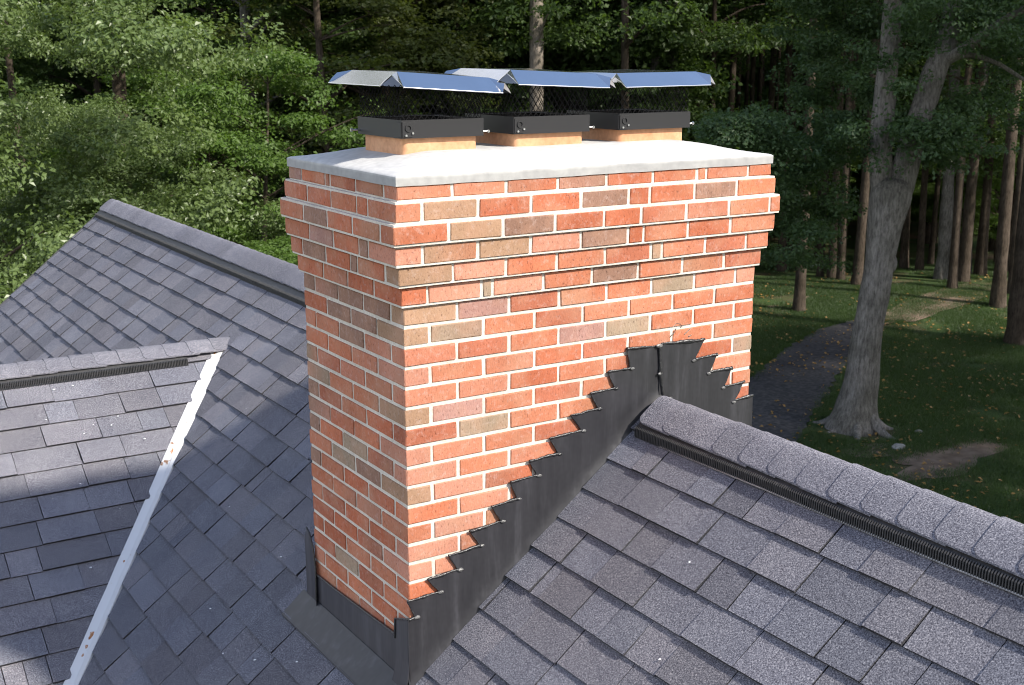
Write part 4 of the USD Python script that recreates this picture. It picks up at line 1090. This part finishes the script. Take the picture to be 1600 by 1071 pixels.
def make_cap(cx, cy, hx, hy, zl, tilt_y, tilt_x, label, seed):
    t = thing("chimney_cap", label, "chimney cap", (cx, cy, 0.512), 0, "black chimney caps on the flues")
    bx, by = hx + 0.012, hy + 0.018
    outer, inner = sbox(-bx, -by, bx, by), sbox(-bx + 0.003, -by + 0.003, bx - 0.003, by - 0.003)
    m = trimesh.creation.extrude_polygon(outer.difference(inner), 0.060, engine="earcut")
    # inward shelf that rests on the flue
    sh = trimesh.creation.extrude_polygon(inner.difference(inner.buffer(-0.02)), 0.002, engine="earcut"); sh.apply_translation((0, 0, 0.055))
    obj("base_band", cat(m, sh), "cap_black", t)
    obj("mesh_screen", screen_mesh(bx - 0.006, by - 0.006, 0.056, 0.166), "wire_black", t)
    v, f = lid_mesh(hx + 0.105, hy + 0.094)
    R = trimesh.transformations.euler_matrix(math.radians(tilt_x), math.radians(tilt_y), 0)[:3, :3]
    v = v @ R.T + (0, 0, zl)
    lid = obj("lid", (v, f), "cap_lid", t)
    ax_, ay_ = hx + 0.105, hy + 0.094
    hems = [tube(np.array([(-ax_ + 0.062, -ay_, 0), (ax_ - 0.062, -ay_, 0)]) @ R.T + (0, 0, zl - 0.002), 0.0028, 8), tube(np.array([(-ax_, -ay_ + 0.045, 0), (-ax_, ay_ - 0.045, 0)]) @ R.T + (0, 0, zl - 0.002), 0.0022, 8)]
    for h_ in hems:
        obj("rolled_hem", h_, "cap_lid", lid, smooth=40)
    # corner clamp: plate with a screw and a hook, at the near left corner; tie bolts at the side
    cl = cat(chamfer_box(-bx - 0.0, -bx + 0.040, -by - 0.0035, -by - 0.0005, 0.004, 0.054, 0.001),
             chamfer_box(-bx - 0.0035, -bx - 0.0005, -by, -by + 0.03, 0.004, 0.054, 0.001))
    cp = obj("clamp_plate", cl, "cap_black", t)
    ring = trimesh.creation.annulus(0.0085, 0.012, 0.004, sections=20); ring.apply_transform(trimesh.transformations.rotation_matrix(math.pi / 2, (1, 0, 0))); ring.apply_translation((-bx + 0.022, -by - 0.005, 0.034))
    obj("clamp_eye", ring, "cap_black", cp, smooth=30)
    for (x, z) in ((-bx + 0.012, 0.010), (-bx + 0.037, 0.018)):
        s = trimesh.creation.cylinder(0.0042, 0.006, sections=6); s.apply_transform(trimesh.transformations.rotation_matrix(math.pi / 2, (1, 0, 0))); s.apply_translation((x, -by - 0.006, z))
        obj("screw", s, "screw_steel", cp)
    for (x, y, d) in ((-bx, by - 0.012, -1), (bx, -by + 0.02, 1)):
        b = trimesh.creation.cylinder(0.0032, 0.034, sections=8); b.apply_transform(trimesh.transformations.rotation_matrix(math.pi / 2, (0, 1, 0))); b.apply_translation((x + d * 0.014, y, 0.014))
        hd = trimesh.creation.cylinder(0.0062, 0.006, sections=6); hd.apply_transform(trimesh.transformations.rotation_matrix(math.pi / 2, (0, 1, 0))); hd.apply_translation((x + d * 0.031, y, 0.014))
        obj("bolt", cat(b, hd), "screw_steel", t)
make_cap(*flues[0], 0.160, 3.6, 0.4, "chimney cap on the left flue, with its lid sagging to the right", 1)
make_cap(*flues[1], 0.167, 2.4, 0.4, "chimney cap on the middle flue, between the other two", 2)
make_cap(*flues[2], 0.161, -0.5, 0.3, "chimney cap on the right flue, with its lid level", 3)

# ------------------------------------------------------------------ flashings
def on_front(y):  # (u, v) = (x, z), w towards the viewer
    return lambda q: np.stack([q[:, 0], y - q[:, 2], q[:, 1]], -1)
roofz = lambda x: S1 * x + C1
left_teeth = [(1.048, -0.256), (0.896, -0.251), (0.914, -0.324), (0.813, -0.328), (0.845, -0.390), (0.735, -0.392), (0.772, -0.455), (0.651, -0.461), (0.702, -0.525), (0.561, -0.531),
              (0.600, -0.594), (0.476, -0.602), (0.511, -0.658), (0.399, -0.662), (0.428, -0.728), (0.320, -0.734), (0.360, -0.797), (0.233, -0.806), (0.274, -0.868), (0.149, -0.877), (0.186, -0.937),
              (0.066, -0.946), (0.110, -1.001), (-0.012, -1.006), (0.016, -1.071), (-0.014, -1.073)]
right_teeth = [(1.052, -0.252), (1.260, -0.258), (1.216, -0.330), (1.325, -0.326), (1.292, -0.391), (1.402, -0.389), (1.369, -0.459), (1.471, -0.451), (1.426, -0.525), (1.520, -0.515)]
BOT = 0.003
lp = Polygon(left_teeth + [(-0.014, roofz(-0.014) - 0.01), (0.2, roofz(0.2) + BOT - 0.02), (1.03, roofz(1.03) + BOT), (1.06, roofz(1.03) + BOT)])
rp = Polygon([(1.044, -0.50)] + right_teeth + [(1.520, -1.0), (1.03, roofz(1.03) - 0.05)])

def sheet(poly, y0, thick, seed, amp=0.003, step=0.03):
    """a hand-formed metal sheet: the outline filled with a fine net and dented a little"""
    from scipy.spatial import Delaunay
    b = np.array(poly.segmentize(step).exterior.coords)[:-1]
    x0, z0, x1, z1 = poly.bounds; g = np.stack(np.meshgrid(np.arange(x0, x1, step), np.arange(z0, z1, step)), -1).reshape(-1, 2)
    g = g[shapely.contains_xy(poly.buffer(-step * 0.4), g[:, 0], g[:, 1])]
    p = np.vstack([b, g]); t = Delaunay(p).simplices
    cen = p[t].mean(1); t = t[shapely.contains_xy(poly.buffer(1e-6), cen[:, 0], cen[:, 1])]
    a, c = p[t[:, 1]] - p[t[:, 0]], p[t[:, 2]] - p[t[:, 0]]
    fl = a[:, 0] * c[:, 1] - a[:, 1] * c[:, 0] < 0; t[fl] = t[fl][:, ::-1]
    w = amp * 2 * (meshkit.fbm(np.c_[p[:, 0] * 9, p[:, 1] * 2.2, np.full(len(p), seed)], 3, seed) - 0.5)
    n = len(p); e = np.sort(np.vstack([t[:, [0, 1]], t[:, [1, 2]], t[:, [2, 0]]]), 1)
    ed = np.vstack([t[:, [0, 1]], t[:, [1, 2]], t[:, [2, 0]]]); u, inv, cnt = np.unique(e, axis=0, return_inverse=True, return_counts=True)
    be = ed[cnt[inv.ravel()] == 1]
    v = np.vstack([np.c_[p, w + thick], np.c_[p, w]])
    f = np.vstack([t, t[:, ::-1] + n, np.stack([be[:, 1], be[:, 0], be[:, 0] + n], -1), np.stack([be[:, 1], be[:, 0] + n, be[:, 1] + n], -1)])
    return v, f

def kick(v):
    """the sheet turns outwards where it meets the roof"""
    d = v[:, 1] - (S1 * np.minimum(v[:, 0], RX) + C1)
    v[:, 2] += 0.016 * np.clip(1 - d / 0.05, 0, 1) ** 2
    return v
v, f = sheet(lp, 0, 0.003, 5); v = kick(v)
lf = thing("step_flashing", "black stepped metal flashing climbing the chimney's bright face from its near foot", "flashing")
obj("sheet", (on_front(-0.006)(v), f), "flashing_black", lf, smooth=40)
v, f = sheet(rp, 0, 0.003, 9, amp=0.002)
rf = thing("step_flashing", "short black stepped metal flashing at the ridge, descending to the chimney's far corner", "flashing")
obj("sheet", (on_front(-0.011)(v), f), "flashing_black", rf, smooth=40)
srng = np.random.default_rng(55)
def bead(parent, a, b, y, r=0.0046, matn="sealant"):
    a, b = np.array(a), np.array(b); n = max(4, int(np.linalg.norm(b - a) / 0.008))
    t = np.linspace(0, 1, n)[:, None]; q = a * (1 - t) + b * t
    P = np.c_[q[:, 0], np.full(n, y) + 0.0014 * np.sin(t[:, 0] * srng.uniform(3, 9)), q[:, 1] + np.cumsum(srng.normal(0, 0.0006, n))]
    obj("sealant_bead", tube(P, np.maximum(r * (1 + 0.16 * srng.normal(size=n) + 0.25 * np.sin(t[:, 0] * srng.uniform(2, 7) + srng.uniform(0, 6))), 0.0018), 7), matn, parent, smooth=True)
def dab(parent, a, y, s=0.008, matn="sealant_grey"):
    m = trimesh.creation.icosphere(2, 1.0); v = np.array(m.vertices); v *= (1 + 0.6 * (meshkit.noise(v * 2.2 + a[0] * 31, 5) - 0.5))[:, None]
    obj("sealant_dab", (v * (s * 1.5, s * 0.6, s * 0.8) + (a[0], y, a[1]), np.array(m.faces)), matn, parent, smooth=True)
for i in range(0, len(left_teeth) - 1, 2):
    a, b = left_teeth[i], left_teeth[i + 1]
    bead(lf, a, b, -0.010)
    if i + 2 < len(left_teeth):
        c = left_teeth[i + 2]
        bead(lf, b, c, -0.008, 0.0026)
        dab(lf, (c[0] + 0.006, c[1] - 0.002), -0.012, srng.uniform(0.005, 0.008), "sealant" if srng.uniform() < 0.55 else "sealant_grey")
for i in range(0, len(right_teeth), 2):
    a, b = right_teeth[i], right_teeth[min(i + 1, len(right_teeth) - 1)]
    bead(rf, a, b, -0.014, 0.005)
    if i + 2 < len(right_teeth):
        c = right_teeth[i + 2]
        bead(rf, b, c, -0.011, 0.0026); dab(rf, (c[0] - 0.006, c[1] - 0.004), -0.016, 0.007)
# tar smeared into the joint between the two sheets
P = [(1.043, -0.262), (1.046, -0.30), (1.050, -0.335), (1.049, -0.36), (1.056, -0.40), (1.064, -0.44), (1.07, -0.458)]
obj("sealant_seam", tube(np.array([(x, -0.0145, z) for x, z in P]), [0.006, 0.005, 0.006, 0.008, 0.0055, 0.006, 0.007], 6), "sealant", rf, smooth=True)
for q in ([(1.10, -0.235), (1.118, -0.222), (1.13, -0.205)], [(1.17, -0.232), (1.185, -0.222), (1.20, -0.212)], [(1.115, -0.196), (1.13, -0.186), (1.15, -0.19), (1.158, -0.203)], [(1.19, -0.243), (1.205, -0.238)]):
    obj("tar_mark", tube(np.array([(x, -0.0008, z) for x, z in q]), 0.0016, 5), "sealant", rf)
dab(rf, (1.045, -0.362), -0.018, 0.007); dab(rf, (1.04, -0.256), -0.016, 0.010); dab(rf, (1.085, -0.462), -0.03, 0.011, "sealant")

# foot of the shaded face: upstand, corner pieces and the apron on the shingles
def on_side(x): return lambda q: np.stack([x - q[:, 2], q[:, 0], q[:, 1]], -1)
ap = thing("apron_flashing", "black apron flashing wrapping the foot of the chimney's shaded face", "flashing")
up = Polygon([(-0.012, -1.34), (0.80, -1.34), (0.80, -1.213), (0.757, -1.206), (0.45, -1.192), (0.10, -1.172), (-0.012, -1.172)])
v, f = sheet(up, 0, 0.003, 21, 0.0015); fl = f[:, ::-1]
obj("upstand", (on_side(-0.005)(v), fl), "flashing_black", ap, smooth=40)
c1 = Polygon([(-0.015, -1.36), (0.083, -1.36), (0.087, -1.175), (0.082, -1.105), (0.045, -1.092), (-0.015, -1.070)])
v, f = sheet(c1, 0, 0.003, 23, 0.0015, 0.02); v[:, 2] += 0.02 * np.clip((-1.22 - v[:, 1]) / 0.12, 0, 1) ** 2
obj("corner_piece", (on_side(-0.010)(v), f[:, ::-1]), "flashing_black", ap, smooth=40)
c2 = Polygon([(0.745, -1.37), (0.862, -1.39), (0.868, -1.08), (0.845, -1.030), (0.815, -1.045), (0.785, -1.10), (0.762, -1.18), (0.757, -1.30)])
v, f = sheet(c2, 0, 0.003, 25, 0.002, 0.02); v[:, 2] += 0.012 * np.clip((0.80 - v[:, 0]) / 0.05, 0, 1) ** 2
obj("corner_piece", (on_side(-0.010)(v), f[:, ::-1]), "flashing_black", ap, smooth=40)
apv = [main_uv(x, y) for x, y in ((0.0, -0.2), (0.0, 0.905), (-0.098, 0.905), (-0.094, 0.30), (-0.092, -0.2))]
m = prism(Polygon(apv), 0.012, 0.016, frame_main)
lipP = np.array([frame_main(np.array([[y, (RX - x) * K1, 0.012]]))[0] for x, y in ((-0.098, 0.905), (-0.095, 0.45), (-0.092, -0.2))])
obj("apron_plate", m, "flashing_black", ap)
obj("apron_hem", tube(lipP, 0.0055, 6), "flashing_black", ap, smooth=True)
def sbead(parent, pts, r, matn="sealant"):
    obj("sealant_bead", tube(np.array(pts), r, 6), matn, parent, smooth=True)
sbead(ap, [(-0.009, 0.757, -1.204), (-0.009, 0.6, -1.199), (-0.0095, 0.45, -1.190), (-0.009, 0.3, -1.183), (-0.009, 0.10, -1.170)], 0.0045)
sbead(ap, [(-0.014, 0.087, -1.18), (-0.014, 0.082, -1.105), (-0.014, 0.045, -1.092), (-0.013, -0.012, -1.070)], 0.004)
sbead(ap, [(-0.013, 0.845, -1.030), (-0.014, 0.815, -1.045), (-0.014, 0.785, -1.10), (-0.016, 0.762, -1.18), (-0.02, 0.757, -1.30)], 0.004)
